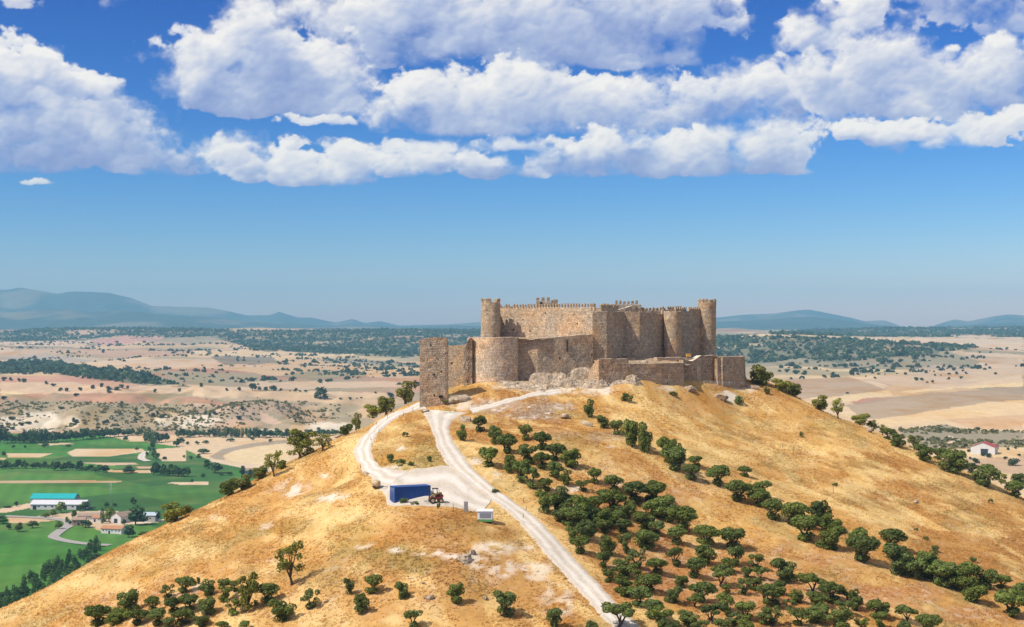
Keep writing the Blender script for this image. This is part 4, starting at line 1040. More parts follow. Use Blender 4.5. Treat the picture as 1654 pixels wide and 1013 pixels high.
def loader():
    P = hit_hill(704, 812.5); root = empty('wheel_loader', (P[0], P[1], P[2]), radians(14), 'red and yellow forklift loader parked behind the blue container', 'loader')
    b = MB(); b.box((0, 0, .78), (2.1, 1.0, .42), 0, 0, .08); b.box((.75, 0, 1.12), (.85, .9, .46), 0, 0, .12); b.box((-.85, 0, .62), (.4, 1.15, .5), 0, 0, .06)
    b.build('chassis', M['red'], root)
    for x, y, r in ((.72, -.62, .40), (.72, .62, .40), (-.62, -.62, .46), (-.62, .62, .46)):
        w = MB(); w.disc((x, y, r), (0, 1, 0), r, .30, 20); wo = w.build('wheel', M['black'], root)
        h = MB(); h.disc((x, y - .02 * (1 if y < 0 else -1), r), (0, 1, 0), r * .55, .30, 14); h.build('rim', M['tan'], wo)
    c_ = MB()
    for x, t in ((-.55, -.45), (.35, .2)):
        for y in (-.44, .44): c_.tube([(x, y, .95), (t, y, 2.25)], .04, 6)
    c_.box((-.12, 0, 2.28), (.95, 1.05, .09), 0, 0, .03); c_.build('cab_frame', M['dark_metal'], root)
    s = MB(); s.box((.05, 0, 1.12), (.5, .5, .16), 0, 0, .05); s.box((.27, 0, 1.42), (.14, .5, .55), 0, 0, .05); s.build('seat', M['black'], root)
    m = MB()
    for y in (-.28, .28): m.box((-1.05, y, 1.35), (.1, .12, 2.3), 0, 0, .02)
    for z in (.5, 1.3, 2.4): m.box((-1.05, 0, z), (.08, .66, .12), 0, 0, .02)
    m.build('mast', M['dark_metal'], root)
    a = MB(); a.tube([(.95, -.3, 1.25), (.45, -.42, 1.55), (-.55, -.42, 1.35), (-1.0, -.36, .85)], .12, 7); a.tube([(.5, .42, 1.5), (-.6, .42, 1.3)], .09, 6); a.box((.72, -.05, 1.5), (.45, .5, .34), 0, 0, .08)
    a.build('lift_arm', M['yellow'], root)
    fk = MB()
    for y in (-.24, .24): fk.box((-1.45, y, .34), (.8, .11, .05), 0, 0, .01)
    fk.build('fork', M['dark_metal'], root)
    e = MB(); e.tube([(.6, .3, 1.3), (.6, .3, 2.0)], .035, 6); e.build('exhaust', M['dark_metal'], root)
    st = MB(); st.tube([(-.35, 0, 1.0), (-.2, 0, 1.5)], .03, 6); st.disc((-.2, 0, 1.52), (.3, 0, 1), .19, .03, 16); st.build('steering_wheel', M['black'], root)
loader()

def kiosk():
    P = hit_hill(784, 843); root = empty('site_cabin', P, radians(-4), 'small white and green cabin with grey louvred front beside the track', 'cabin')
    w, d = 2.25, 1.5
    b = MB(); b.box((0, 0, 1.0), (w, d, 1.25), 0, 0, .03); b.build('body', M['white'], root)
    g = MB(); g.box((0, 0, .30), (w + .02, d + .02, .40), 0, 0, .02); g.build('base_band', M['green_paint'], root)
    r = MB(); r.prism([(-d / 2 - .1, 0), (d / 2 + .1, 0), (d / 2 + .1, .12), (0, .34), (-d / 2 - .1, .12)], (-w / 2 - .1, 0, 1.63), (w + .2, 0)); r.build('roof', M['white'], root)
    l = MB(); l.box((.05, -d / 2 - .012, 1.08), (w - .5, .03, .78))
    for k in range(7): l.box((.05, -d / 2 - .04, .76 + k * .105), (w - .6, .05, .035))
    l.build('louvre_panel', M['grey_panel'], root)
    for x in (-w / 2 + .2, w / 2 - .2):
        f = MB(); f.box((x, 0, .05), (.18, d - .2, .2)); f.build('foot', M['dark_metal'], root)
kiosk()

def stub(px, by, w, h, name, lab, mat, cat, group=None, r=None, rz=0):
    p = hit_hill(px, by); s = p[1] / F; b = MB()
    if r: 
        b.tube([(0, 0, -.2), (random.uniform(-.03, .03), random.uniform(-.03, .03), h * s)], [r, r * .85], 7)
    else: b.box((0, 0, h * s / 2 - .1), (w * s, w * s * .7, h * s + .2), 0, 0, .05)
    o = b.build(name, mat, None, p, rz); return tag(o, lab, cat, group)
stub(752.5, 827, 6.5, 17, 'stone_pillar', 'thick grey stone pillar standing at the near edge of the yard', M['concrete'], 'pillar')
posts = [(732,826,13),(608,687,6),(626,676,7),(646,676,6),(612,700,7),(599,712,6),(601,722,7),(582,756,6),(652,672,7),(667,665,8),(636,668,6),(845,838,9),(846,812,8),(850,826,8),(1282,735,16),(1264,722,6),(1346,797,13),(1593,989,9),(1216,716,7),(762,657,5)]
for i, (px, by, h) in enumerate(posts):
    stub(px, by, 1, h, 'wooden_post', 'thin weathered fence post ' + ('near the yard edge left of the stone pillar' if i == 0 else 'along the gravel loop, %s post from the left' % ordinal(sorted(q[0] for q in posts if q[0] < 700).index(px) + 1) if px < 700 else
        'in the dry grass right of the track, %s from the track' % ordinal(i - 10) if px < 900 and i < 14 else 'standing alone on the right slope, %s from the left' % ordinal(sorted(q[0] for q in posts if q[0] > 900).index(px) + 1) if px > 900 else 'by the path below the castle'), M['wood'], 'post', 'fence posts on the hill', .055)

def barrier(px, by, lab):
    p = hit_hill(px, by); root = empty('crowd_barrier', p, 0, lab, 'barrier', 'green barriers across the track end'); b = MB(); w = 1.15
    b.tube([(-w / 2, 0, .12), (-w / 2, 0, 1.05), (w / 2, 0, 1.05), (w / 2, 0, .12), (-w / 2, 0, .3)], .035, 6)
    b.tube([(-w / 2, 0, .62), (w / 2, 0, .62)], .03, 5); b.build('frame', M['green_paint'], root)
    f = MB()
    for x in (-w / 2, w / 2): f.tube([(x, -.3, 0), (x, 0, .14), (x, .3, 0)], .03, 5)
    f.build('foot', M['green_paint'], root)
barrier(721.5, 668.5, 'green metal barrier closing the track, the left one'); barrier(732, 668.5, 'green metal barrier closing the track, the right one')

def bench():
    p = hit_hill(686.5, 666); root = empty('wooden_bench', p, radians(8), 'tan wooden platform on dark legs at the foot of the slab tower', 'bench')
    t = MB(); t.box((0, 0, .55), (1.5, .9, .10), 0, 0, .02); t.build('top', M['tan'], root)
    for x in (-.62, .62): l = MB(); l.box((x, 0, .25), (.12, .8, .5), 0, 0, .02); l.build('leg', M['dark_metal'], root)
bench()

def drum():
    p = hit_hill(607, 789); root = empty('cement_mixer', p, radians(150), 'tan drum shaped mixer with drawbar left of the blue container', 'mixer')
    b = MB(); b.tube([(-.75, 0, .75), (-.6, 0, .75), (-.1, 0, .82), (.45, 0, .9), (.75, 0, .95), (.74, 0, .95)], [.28, .55, .62, .48, .33, .26], 16); b.build('drum', M['tan'], root)
    h = MB(); h.disc((.76, 0, .95), (1, 0, .08), .27, .02, 14); h.build('mouth', M['black'], root)
    f = MB(); f.box((0, 0, .3), (1.3, .5, .1)); f.tube([(-.6, 0, .3), (-2.3, 0, .42)], .05, 6); f.tube([(-.2, -.3, .3), (0, -.62, .8)], .05, 5); f.tube([(-.2, .3, .3), (0, .62, .8)], .05, 5); f.build('frame', M['dark_metal'], root)
    for y in (-.42, .42): w = MB(); w.disc((0, y, .26), (0, 1, 0), .26, .12, 16); w.build('wheel', M['black'], root)
drum()

def mesh_fence():
    A, B, C_ = hit_hill(1137, 627), hit_hill(1178, 628), hit_hill(1203, 628); root = empty('wire_fence', A, 0, 'grey wire mesh fence along the foot of the castle end wall', 'fence')
    P = [Vector(q) - Vector(A) for q in (A, B, C_)]; pts = []
    for a, b in ((P[0], P[1]), (P[1], P[2])):
        n = max(2, int((b - a).length / 2.2))
        for i in range(n): pts.append(a.lerp(b, i / n))
    pts.append(P[2])
    for q in pts: m = MB(); m.tube([q - Vector((0, 0, .2)), q + Vector((0, 0, 1.75))], .045, 6); m.build('post', M['wire'], root)
    m = MB()
    for a, b in zip(pts[:-1], pts[1:]):
        for z in (.15, .5, .85, 1.2, 1.7): m.tube([a + Vector((0, 0, z)), b + Vector((0, 0, z))], .014, 4)
        n = 9
        for i in range(1, n): q = a.lerp(b, i / n); m.tube([q + Vector((0, 0, .1)), q + Vector((0, 0, 1.7))], .010, 4)
    m.build('mesh_panel', M['wire'], root)
mesh_fence()
q = at(1112, 576.3, 326); b = MB(); b.box((0, 0, .3), (1.05, .8, .62), 0, 0, .05); b.box((0, 0, .66), (1.12, .86, .1), 0, 0, .03)
tag(b.build('storage_box', plain('orange_ochre_paint', (.55, .30, .06), .7, 0, .2), None, q, .1), 'small ochre box standing on the terrace wall between two castle towers', 'box')
# ------------------------------------------------------------------ valley and plains
va = np.concatenate([np.linspace(-.85, -.40, 40, endpoint=False), np.linspace(-.40, .40, 760, endpoint=False), np.linspace(.40, .85, 41)])
vl = np.exp(np.concatenate([np.linspace(math.log(60), math.log(480), 16, endpoint=False), np.linspace(math.log(480), math.log(2600), 400, endpoint=False), np.linspace(math.log(2600), math.log(9500), 230, endpoint=False), np.linspace(math.log(9500), math.log(17600), 40)]))
VA_, VD_ = np.meshgrid(va, vl); VX = VA_ * VD_; VY = VD_
VZ_ = valley_z(VX, VY)
# keep it under the hill
under = (VX > -240) & (VX < 255) & (VY > 20) & (VY < 600)
PX, PY = project(VX, VY, VZ_)

def cells(x, y, seed):
    """jittered cell pattern: id of the nearest seed and distance to the border"""
    ix, iy = np.floor(x), np.floor(y); best = np.full(x.shape, 9e9); sec = best.copy(); bid = np.zeros(x.shape)
    for dx in (-1, 0, 1):
        for dy in (-1, 0, 1):
            cx, cy = ix + dx, iy + dy; jx = cx + _hash(cx, cy, seed); jy = cy + _hash(cx, cy, seed + 1)
            d = (x - jx) ** 2 + (y - jy) ** 2; idn = _hash(cx, cy, seed + 2); m = d < best
            sec = np.where(m, best, np.minimum(sec, d)); bid = np.where(m, idn, bid); best = np.where(m, d, best)
    return bid, np.sqrt(sec) - np.sqrt(best)

wx = VX + (fbm(VX / 300, VY / 300, 3, 111) - .5) * 260; wy = VY + (fbm(VX / 300, VY / 300, 3, 115) - .5) * 330
ld = np.log(VY)
cid, edge = cells(wx / 330 + 3 * 0, wy / 520, 41)
pal = np.array([(.54,.37,.20),(.58,.42,.23),(.49,.32,.19),(.46,.29,.185),(.60,.44,.26),(.43,.245,.15),(.30,.22,.15),(.52,.35,.19),(.39,.20,.125),(.48,.33,.20),(.28,.235,.145),(.56,.39,.22)])
VC = pal[np.minimum((cid * 12).astype(int), 11)]
VC = VC * (0.9 + .2 * fbm(VX / 60, VY / 110, 4, 121))[..., None]
def mixv(rgb, m):
    global VC
    VC = VC * (1 - m[..., None]) + np.array(rgb) * m[..., None]
mixv((.29, .25, .155), sstep(.53, .66, fbm(VX / 420, VY / 520, 4, 131)) * .8 * sstep(1800, 2300, VY))
def inpoly(poly, d0=0, d1=99999, soft=0):
    P = np.array(poly, float); ox = (fbm(VX / 40, VY / 60, 3, 141) - .5) * soft; oy = ox * .25
    x = PX + ox; y = PY + oy; ins = np.zeros(x.shape, bool); j = len(P) - 1
    for i in range(len(P)):
        xi, yi = P[i]; xj, yj = P[j]; ins ^= ((yi > y) != (yj > y)) & (x < (xj - xi) * (y - yi) / (yj - yi + 1e-9) + xi); j = i
    return (ins & (VY > d0) & (VY < d1)).astype(float)
def c4(l): return [(x / 5.0667, 680 + y / 5.0667) for x, y in l]
def c5(l): return [(x / 3.895, 440 + y / 3.895) for x, y in l]
def c6(l): return [(1200 + x / 3.377, 440 + y / 3.377) for x, y in l]
def cl(l): return [(300 + x / 3.895, 600 + y / 3.895) for x, y in l]
rows = .93 + .14 * np.sin((VX * .35 + VY) * 1.1) * 0 + .0
# right side: broad stubble swells
for poly, rgb, k in ((c6([(560,700),(820,680),(800,700),(620,725)]), (.42,.21,.13), 1), (c6([(330,690),(800,645),(820,675),(560,705)]), (.62,.46,.26), 1), (c6([(560,720),(900,670),(1533,620),(1533,700),(1000,750),(860,800),(640,800)]), (.34,.25,.165), .8),
    (c6([(860,650),(1180,620),(1533,560),(1533,625),(1180,632),(930,660)]), (.64,.47,.25), 1), (c6([(680,805),(950,770),(1300,715),(1533,695),(1533,770),(1100,800),(800,840)]), (.64,.46,.25), 1), (c6([(1100,800),(1533,775),(1533,855),(1270,860)]), (.56,.37,.21), 1),
    (c6([(850,860),(1100,830),(1230,860),(1533,870),(1533,950),(1100,965),(950,950)]), (.29,.24,.155), 1), (c6([(1040,965),(1140,965),(1533,945),(1533,1013),(1000,1013)]), (.60,.44,.25), 1), (c6([(240,580),(560,570),(800,610),(760,650),(330,690),(240,640)]), (.37,.27,.185), .8),
    (c6([(560,560),(640,570),(800,620),(760,632)]), (.60,.44,.29), .9), (c6([(1120,430),(1533,450),(1533,520),(1260,520),(1290,480)]), (.60,.44,.29), .8), (c6([(1180,440),(1500,470),(1533,515),(1280,490)]), (.42,.30,.20), .7), (c6([(420,350),(1100,345),(1533,345),(1533,430),(1250,400),(700,372)]), (.60,.45,.30), .9),
    (c6([(1230,520),(1533,515),(1533,600),(1000,640),(1050,560)]), (.55,.40,.26), .8), (c6([(640,590),(1050,505),(1280,520),(1230,600),(900,620)]), (.48,.35,.24), .7)):
    mixv(rgb, inpoly(poly, 900, 9000, 14) * k)
mixv((.63,.50,.36), inpoly(c6([(1030,968),(1062,972),(1182,912),(1130,892),(1110,892),(1158,912)]), 900, 3000) )
# left side plains
for poly, rgb, k in ((c5([(0,440),(500,420),(600,430),(500,470),(0,460)]), (.62,.44,.30), .9), (c5([(560,430),(760,400),(1180,398),(790,450),(620,460)]), (.52,.27,.22), .8), (c5([(0,650),(420,650),(620,690),(900,715),(560,700),(300,690),(0,690)]), (.50,.27,.18), .8),
    (c5([(0,690),(700,690),(1636,725),(1636,770),(900,760),(200,765),(0,740)]), (.58,.41,.26), .9), (c5([(0,745),(190,760),(60,785),(0,780)]), (.66,.50,.27), 1), (c5([(60,770),(300,770),(900,800),(1250,830),(700,822),(200,810)]), (.48,.26,.16), .9),
    (c5([(0,800),(200,810),(800,822),(1300,835),(1636,870),(1636,1000),(0,1000)]), (.33,.27,.165), .85), (c5([(0,500),(700,540),(1240,545),(1636,560),(1636,600),(900,600),(300,560),(0,530)]), (.60,.44,.30), .6),
    (c5([(0,520),(300,510),(600,560),(400,580),(0,545)]), (.34,.29,.25), .6), (cl([(0,200),(150,205),(560,260),(680,310),(640,350),(0,350)]), (.54,.38,.26), .9), (cl([(120,150),(480,165),(900,200),(1100,230),(1080,300),(740,345),(560,260)]), (.40,.30,.20), .7),
    (cl([(330,200),(560,260),(740,340),(620,330),(480,250)]), (.24,.22,.12), .7), (cl([(0,120),(380,130),(700,120),(1350,140),(1310,205),(900,200),(480,165),(0,160)]), (.57,.41,.25), .9), (cl([(480,150),(560,130),(640,152)]), (.46,.30,.21), .9)):
    mixv(rgb, inpoly(poly, 1820, 9000, 10) * k)
mixv((.27,.235,.14), sstep(.5, .6, fbm(VX / 35, VY / 50, 4, 151)) * (VY > 1820) * (VY < 2230) * sstep(60, -150, VX) * .6)
for cx, cy, rx, ry in ((62,682,36,18),(20,684,22,12),(310,679,44,14),(270,680,20,9),(115,683,14,9),(430,700,30,6),(530,690,40,8)):
    rr = np.hypot((PX - cx) / rx, (PY - cy) / ry) + (fbm(VX / 14, VY / 20, 3, 161) - .5) * .7
    mixv((.64,.55,.42), sstep(1.15, .75, rr) * (VY > 1780) * (VY < 2300) * .9)
for poly in ([(-600,536),(0,538),(100,528),(420,534),(780,530),(780,577),(690,576),(600,574),(420,566),(340,545),(200,545),(60,552),(-600,556)], [(1150,544),(1300,545),(1400,549),(1580,562),(1500,572),(1350,586),(1300,579),(1200,590),(1150,600)], [(1240,540),(1400,524),(1470,527),(1700,526),(2200,526),(2200,545),(1700,545),(1560,544),(1400,545)], c5([(-400,570),(0,572),(290,563),(420,590),(650,610),(900,650),(1190,715),(850,700),(560,672),(300,632),(0,638),(-400,650)])):
    mixv((.12,.13,.075), inpoly(poly, 2300, 9800, 60) * sstep(.3, .5, fbm(VX / 260, VY / 260, 3, 2)) * .85)
def c7(l): return [(400 + x / 5.0667, 480 + y / 5.0667) for x, y in l]
for poly, rgb, k in ((c7([(-300,485),(200,490),(270,545),(-200,555)]), (.16,.14,.10), .8), (c7([(600,515),(900,508),(1500,560),(1500,582),(640,540)]), (.24,.21,.15), .8), (c7([(220,650),(480,600),(900,600),(980,645),(560,680)]), (.20,.19,.11), .7), (c5([(860,610),(1636,640),(1636,690),(1250,700)]), (.30,.26,.15), .8),
    (c7([(0,690),(1300,690),(1300,735),(0,760)]), (.56,.40,.26), .8), (c7([(0,760),(600,800),(1300,790),(1300,860),(900,880),(300,850),(0,810)]), (.52,.36,.21), .8), (c5([(0,470),(500,480),(700,500),(0,520)]), (.50,.35,.24), .6), (c5([(330,640),(620,660),(900,715),(800,735),(500,700)]), (.44,.22,.14), .6)):
    mixv(rgb, inpoly(poly, 1900, 9500, 18) * k)
# valley floor: irrigated green with stubble and lanes between
floor = (VY < 1775) & (PX < 640)
green = inpoly([(-2000,703),(140,700),(290,722),(330,740),(372,752),(420,762),(520,770),(640,800),(640,1400),(-2000,1400)], 300, 1790)
gid, _ = cells(VX / 120 + 40, VY / 130, 71)
mixv((.60,.44,.27), floor * 1.0)
mixv((.062,.200,.028), green)
mixv((.090,.215,.038), green * sstep(.55, .75, gid)); mixv((.042,.115,.030), green * sstep(.35, .2, gid) * .8)
stripe = .5 + .5 * np.sin((VX * .9 + VY * .25) * .55)
mixv((.045,.12,.026), green * stripe * .3)
mixv((.16,.19,.055), green * sstep(.52, .72, fbm(VX / 30, VY / 45, 4, 171)) * .45)
mixv((.035,.085,.025), green * sstep(.5, .7, fbm(VX / 90, VY / 60, 3, 175)) * .4)
for poly, rgb, k in ((c4([(55,265),(440,265),(330,298),(60,298)]), (.58,.42,.25), 1), (c4([(550,258),(620,228),(1170,228),(1180,250),(1050,270),(900,290),(590,290)]), (.60,.45,.28), 1), (c4([(640,340),(1100,340),(1130,355),(900,365)]), (.56,.38,.25), 1),
    (c4([(1270,230),(1520,215),(1520,330),(1330,330),(1290,290)]), (.60,.44,.27), 1), (c4([(-300,490),(260,487),(1000,488),(1000,503),(200,508),(-300,512)]), (.50,.33,.21), .9), (c4([(1350,505),(1700,496),(1700,522),(1480,522)]), (.60,.45,.30), 1), (c4([(-60,730),(150,690),(250,672),(285,705),(60,748),(-60,750)]), (.58,.42,.28), 1),
    (c4([(950,138),(1180,133),(1180,170),(1050,166)]), (.60,.44,.27), 1), (c4([(370,778),(640,738),(820,735),(1050,745),(1160,800),(1060,850),(800,880),(700,860),(560,800),(440,815)]), (.55,.42,.29), 1), (c4([(60,790),(330,780),(460,815),(300,830),(80,840)]), (.56,.40,.27), 1),
    (c4([(880,400),(1240,405),(1240,425),(890,420)]), (.58,.42,.27), 1), (c4([(1120,375),(1270,372),(1260,388),(1130,388)]), (.54,.36,.24), 1), (c4([(0,300),(50,305),(40,318),(0,315)]), (.6,.45,.3), 1), (c4([(280,190),(520,180),(640,185),(420,200)]), (.56,.42,.27), 1), (c4([(1060,830),(1350,805),(1340,822),(1100,850)]), (.62,.50,.36), 1), (c4([(760,870),(1000,905),(1000,930),(800,895)]), (.56,.40,.26), .8)):
    mixv(rgb, inpoly(poly, 300, 1850) * k)
mixv((.64,.49,.28), inpoly(cl([(230,525),(330,490),(480,470),(620,455),(660,560),(520,590),(300,570)]), 300, 1800)); mixv((.28,.235,.18), inpoly(cl([(150,535),(230,490),(420,450),(640,430),(640,450),(450,470),(300,500),(235,530),(250,560),(180,552)]), 300, 1800) * .8)
mixv((.60,.47,.32), inpoly(cl([(140,540),(180,555),(300,580),(460,590),(460,605),(300,595),(160,570)]), 300, 1800))
val_me = np_mesh('valley_ground', np.stack([VX, VY, VZ_], -1).reshape(-1, 3), grid_faces(len(va), len(vl)), True, VC.reshape(-1, 3))
tag(link_mesh('valley_ground', val_me, M['valley']), kind='structure')

# ------------------------------------------------------------------ mountains on the horizon
def mountains(prof, dist, front, back, rel):
    pa = np.array([(p - CX) / F for p, _ in prof]); pz = np.array([CAMZ + (HOR - q) / F * dist for _, q in prof])
    a = np.linspace(-.85, .85, 900); d = np.linspace(dist - front, dist + back, 64); A, D = np.meshgrid(a, d); X = A * D
    ridge = np.interp(A, pa, pz) ; t = (D - dist) / front
    wob = (fbm(X / 1500, D / 1800, 4, 181) - .5) * .9
    s = np.exp(-np.abs(np.clip(t + np.where(np.abs(t) > .12, wob * np.clip(np.abs(t) * 2, 0, 1), 0), -2, 2)) ** 1.3 * 2.2)
    base = 108.0; s = s * sstep(0, .12, (D - dist + front) / front)
    Z = base + (ridge - base) * s + (np.abs(fbm(X / 700, D / 900, 4, 191) - .5) - .12) * 200 * np.exp(-((t + .45) / .4) ** 2) * ((ridge - base) / 350) * rel
    n = fbm(X / 600, D / 800, 4, 195); C = np.empty(A.shape + (3,)); C[:] = (.055, .080, .060); w = sstep(.48, .66, n)[..., None] * .9; C = C * (1 - w) + np.array((.20, .17, .11)) * w
    tag(link_mesh('mountains', np_mesh('mountains', np.stack([X, D, Z], -1).reshape(-1, 3), grid_faces(len(a), len(d)), True, C.reshape(-1, 3)), M['valley']), kind='structure')
prof = [(-1600,505),(-900,480),(-400,490),(-120,476),(0,468),(33,464),(60,468),(90,473),(121,471),(150,472),(177,473),(210,481),(246,494),(290,495),(334,496.5),(370,503),(400,509.6),(435,508.6),(443,506),(451,503),(460,506),(481,512.6),(503,513),(542,521.5),(558,518),(569,515.5),(589,521.5),(615,518.5),(645,526),(676,525),(720,524),(776,520),(850,518),(960,512),(1060,516),(1157,513),(1200,508),(1250,506),(1280,502),(1306,500),(1322,502),(1342,506.6),(1370,512),(1395,518.5),(1412,518),(1428,517.6),(1445,523),(1462,531),(1480,532),(1499,529),(1520,522),(1540,516),(1552,517.5),(1564,519),(1590,514),(1610,510),(1629,508),(1654,509.6),(1800,520),(2100,505),(2800,515)]
mountains(prof, 16500, 3700, 1050, 1.0)
mountains([(-1600,520),(-500,512),(-200,504),(-60,508),(20,503),(90,498),(150,503),(210,501),(270,508),(330,512),(400,519),(470,523),(540,527),(610,526),(680,529),(730,525.5),(780,527),(880,529),(1000,526),(1100,523),(1160,519),(1220,517),(1270,512),(1310,511),(1360,516),(1410,524),(1450,529),(1490,533),(1530,529),(1580,524),(1640,521),(1700,518),(2100,524),(2800,518)], 12600, 2300, 900, 1.6)

# ------------------------------------------------------------------ farm lanes
def lane(name, pts, w, lift, mat, n=8):
    C = catmull([hit_val(*p)[:2] for p in pts], n); T = np.gradient(C, axis=0); T /= np.linalg.norm(T, axis=1, keepdims=True); N = np.stack([-T[:, 1], T[:, 0]], 1); t = np.linspace(-.5, .5, 5)
    P = C[:, None] + N[:, None] * (t * w)[None, :, None]; z = valley_z(P[..., 0], P[..., 1]) + lift
    uv = np.stack(np.broadcast_arrays(t[None] + .5, np.arange(len(C))[:, None] * 2.0), -1).reshape(-1, 2)
    tag(link_mesh(name, np_mesh(name, np.concatenate([P, z[..., None]], -1).reshape(-1, 3), grid_faces(5, len(C)), True, None, uv), mat), kind='structure')
M['asphalt'] = plain('grey_farm_road', (.34, .31, .28), .95, 0, .2, .3)
lane('farm_road', c4([(900,1020),(760,1012),(620,998),(500,975),(440,953),(455,930),(510,890),(560,860),(560,830),(500,812),(330,795),(40,780)]), 7, .35, M['asphalt'])
lane('farm_track', c4([(1210,330),(1160,310),(1165,280),(1200,250)]), 8, .30, M['track'])

# ------------------------------------------------------------------ farm buildings
M['teal'] = plain('teal_sheet_roof', (.015, .36, .36), .5, 0, .1, .2); M['lightroof'] = plain('pale_sheet_roof', (.60, .60, .60), .5, 0, .12, .2)
M['rtile'] = plain('orange_tile_roof', (.42, .20, .10), .85, 0, .3, .6); M['btile'] = plain('brown_tile_roof', (.34, .24, .17), .85, 0, .3, .6); M['redroof'] = plain('red_sheet_roof', (.42, .06, .045), .55, 0, .15, .3)
M['wwall'] = plain('whitewashed_wall', (.62, .60, .56), .9, 0, .15, .4); M['bwall'] = plain('brown_render', (.36, .24, .17), .9, 0, .25, .5); M['gwall'] = plain('grey_block_wall', (.42, .40, .37), .9, 0, .25, .4)
M['pane'] = plain('shadowed_window', (.03, .035, .045), .3, 0, .1); M['blueroof'] = plain('blue_grey_roof', (.42, .50, .55), .5, 0, .15, .3)

def house(name, label, cat, px, by, rz, L, D, hw, hr, wm, rm, windows=(), door=None, gable_door=None):
    p = hit_val(px, by); root = empty(name, (p[0], p[1], p[2] - .1), radians(rz), label, cat)
    b = MB(); b.prism([(-D / 2, 0), (D / 2, 0), (D / 2, hw), (0, hw + hr), (-D / 2, hw)], (-L / 2, 0, 0), (L, 0)); b.build('wall', wm, root)
    r = MB(); o = .45
    for s in (-1, 1):
        e = Vector((0, s * (D / 2 + o), hw - hr * o / (D / 2) + .05)); q = Vector((0, 0, hw + hr + .05)); th = Vector((0, 0, .16))
        vs = [e + Vector((-L / 2 - o, 0, 0)), e + Vector((L / 2 + o, 0, 0)), q + Vector((L / 2 + o, s * .002, 0)), q + Vector((-L / 2 - o, s * .002, 0))]
        r.add(vs + [v + th for v in vs], [(0, 1, 2, 3), (4, 5, 6, 7), (0, 1, 5, 4), (1, 2, 6, 5), (3, 0, 4, 7)])
    r.build('roof', rm, root)
    for x, z, w, h in windows:
        m = MB(); m.box((x, -D / 2 - .03, z), (w, .14, h)); m.build('window', M['pane'], root)
    for x, w, h in (door or ()):
        m = MB(); m.box((x, -D / 2 - .04, h / 2), (w, .16, h)); m.build('door', M['pane'], root)
    if gable_door:
        m = MB(); m.box((-L / 2 - .04, gable_door[0], gable_door[2] / 2), (.16, gable_door[1], gable_door[2])); m.build('door', M['pane'], root)
    return root
house('farm_barn', 'long white walled farm barn with pale sheet roof among green fields', 'barn', 98, 821.5, -1.5, 40, 13, 3.9, 2.4, M['wwall'], M['lightroof'], [(-14 + 5 * k, 2.4, 1.6, .8) for k in range(7)], [(-17, 2.6, 3), (15, 2.6, 3)])
house('farm_barn', 'barn with bright teal roof behind the long white barn', 'barn', 89, 812.5, -1.5, 33, 13, 4.2, 3.0, M['gwall'], M['teal'])
house('farmhouse', 'low white farmhouse with orange tile roof beside the grey farm road', 'house', 184, 861, -14, 14.5, 7, 3.3, 1.5, M['wwall'], M['rtile'], [(-5.6, 2.1, .7, .8), (-3.4, 2.1, .7, .8), (.6, 2.1, .7, .8), (3.4, 2.1, .7, .8), (5.6, 2.1, .7, .8)], [(-1.4, 1.2, 2.1)])
house('farmhouse', 'brown rendered farmhouse with dull tile roof left of the white farmhouse', 'house', 128, 848, 8, 8.5, 7, 4.0, 1.4, M['bwall'], M['btile'], [(-2.5, 2.6, .8, 1), (2.4, 2.6, .8, 1)], [(0, 1.2, 2.1)])
house('farm_shed', 'white gabled shed with grey roof behind the farm trees', 'shed', 198, 843, 62, 13, 9, 4.4, 2.6, M['wwall'], M['btile'], (), None, (0, 3, 3))
house('farm_shed', 'long low shed with beige roof behind the brown farmhouse', 'shed', 152, 838, 2, 21, 9, 2.8, 1.5, M['gwall'], M['btile'], [(-6, 1.8, 1, .7), (0, 1.8, 1, .7), (6, 1.8, 1, .7)])
house('farm_shed', 'small white shed in front of the long beige roof', 'shed', 160, 842.5, -8, 8, 5, 3.0, 1.1, M['wwall'], M['rtile'], [(1, 1.8, .8, .7)], [(-2, 1.2, 2)])
house('farm_shed', 'shed with pale blue grey roof at the right end of the farm', 'shed', 239, 842, -6, 13, 8, 4.6, 1.6, M['gwall'], M['blueroof'], [(-3, 2.6, 1, .9), (3, 2.6, 1, .9)])
house('ruined_house', 'small pale ruined house between dark trees below the hill skyline', 'house', 403, 768, 10, 11, 7, 5.0, 1.6, M['gwall'], M['btile'], [(-2.5, 3, .9, 1.2), (2.5, 3, .9, 1.2)], [(0, 1.3, 2.2)])
def red_barn():
    P = hit_val(1590, 732.5); root = empty('red_roof_barn', (P[0], P[1], P[2] - .3), radians(62), 'big white barn with red roof and dark doorway on the plain at right', 'barn')
    L, D, hw, hr = 15, 19, 6.2, 3.6
    b = MB(); b.prism([(-D / 2, 0), (D / 2, 0), (D / 2, hw), (0, hw + hr), (-D / 2, hw)], (-L / 2, 0, 0), (L, 0)); b.build('wall', M['wwall'], root)
    r = MB(); o = .5
    for s in (-1, 1):
        e = Vector((0, s * (D / 2 + o), hw - hr * o / (D / 2) + .06)); q = Vector((0, 0, hw + hr + .06)); th = Vector((0, 0, .2))
        vs = [e + Vector((-L / 2 - o, 0, 0)), e + Vector((L / 2 + o, 0, 0)), q + Vector((L / 2 + o, s * .002, 0)), q + Vector((-L / 2 - o, s * .002, 0))]
        r.add(vs + [v + th for v in vs], [(0, 1, 2, 3), (4, 5, 6, 7), (0, 1, 5, 4), (1, 2, 6, 5), (3, 0, 4, 7)])
    r.build('roof', M['redroof'], root)
    m = MB(); m.box((-L / 2 - .05, -1.2, 2.3), (.2, 5.6, 4.6)); m.build('door', M['pane'], root)
    s = MB(); s.box((-L / 2 - .35, -1.2, 4.75), (.7, 6.2, .2)); s.build('door_canopy', M['gwall'], root)
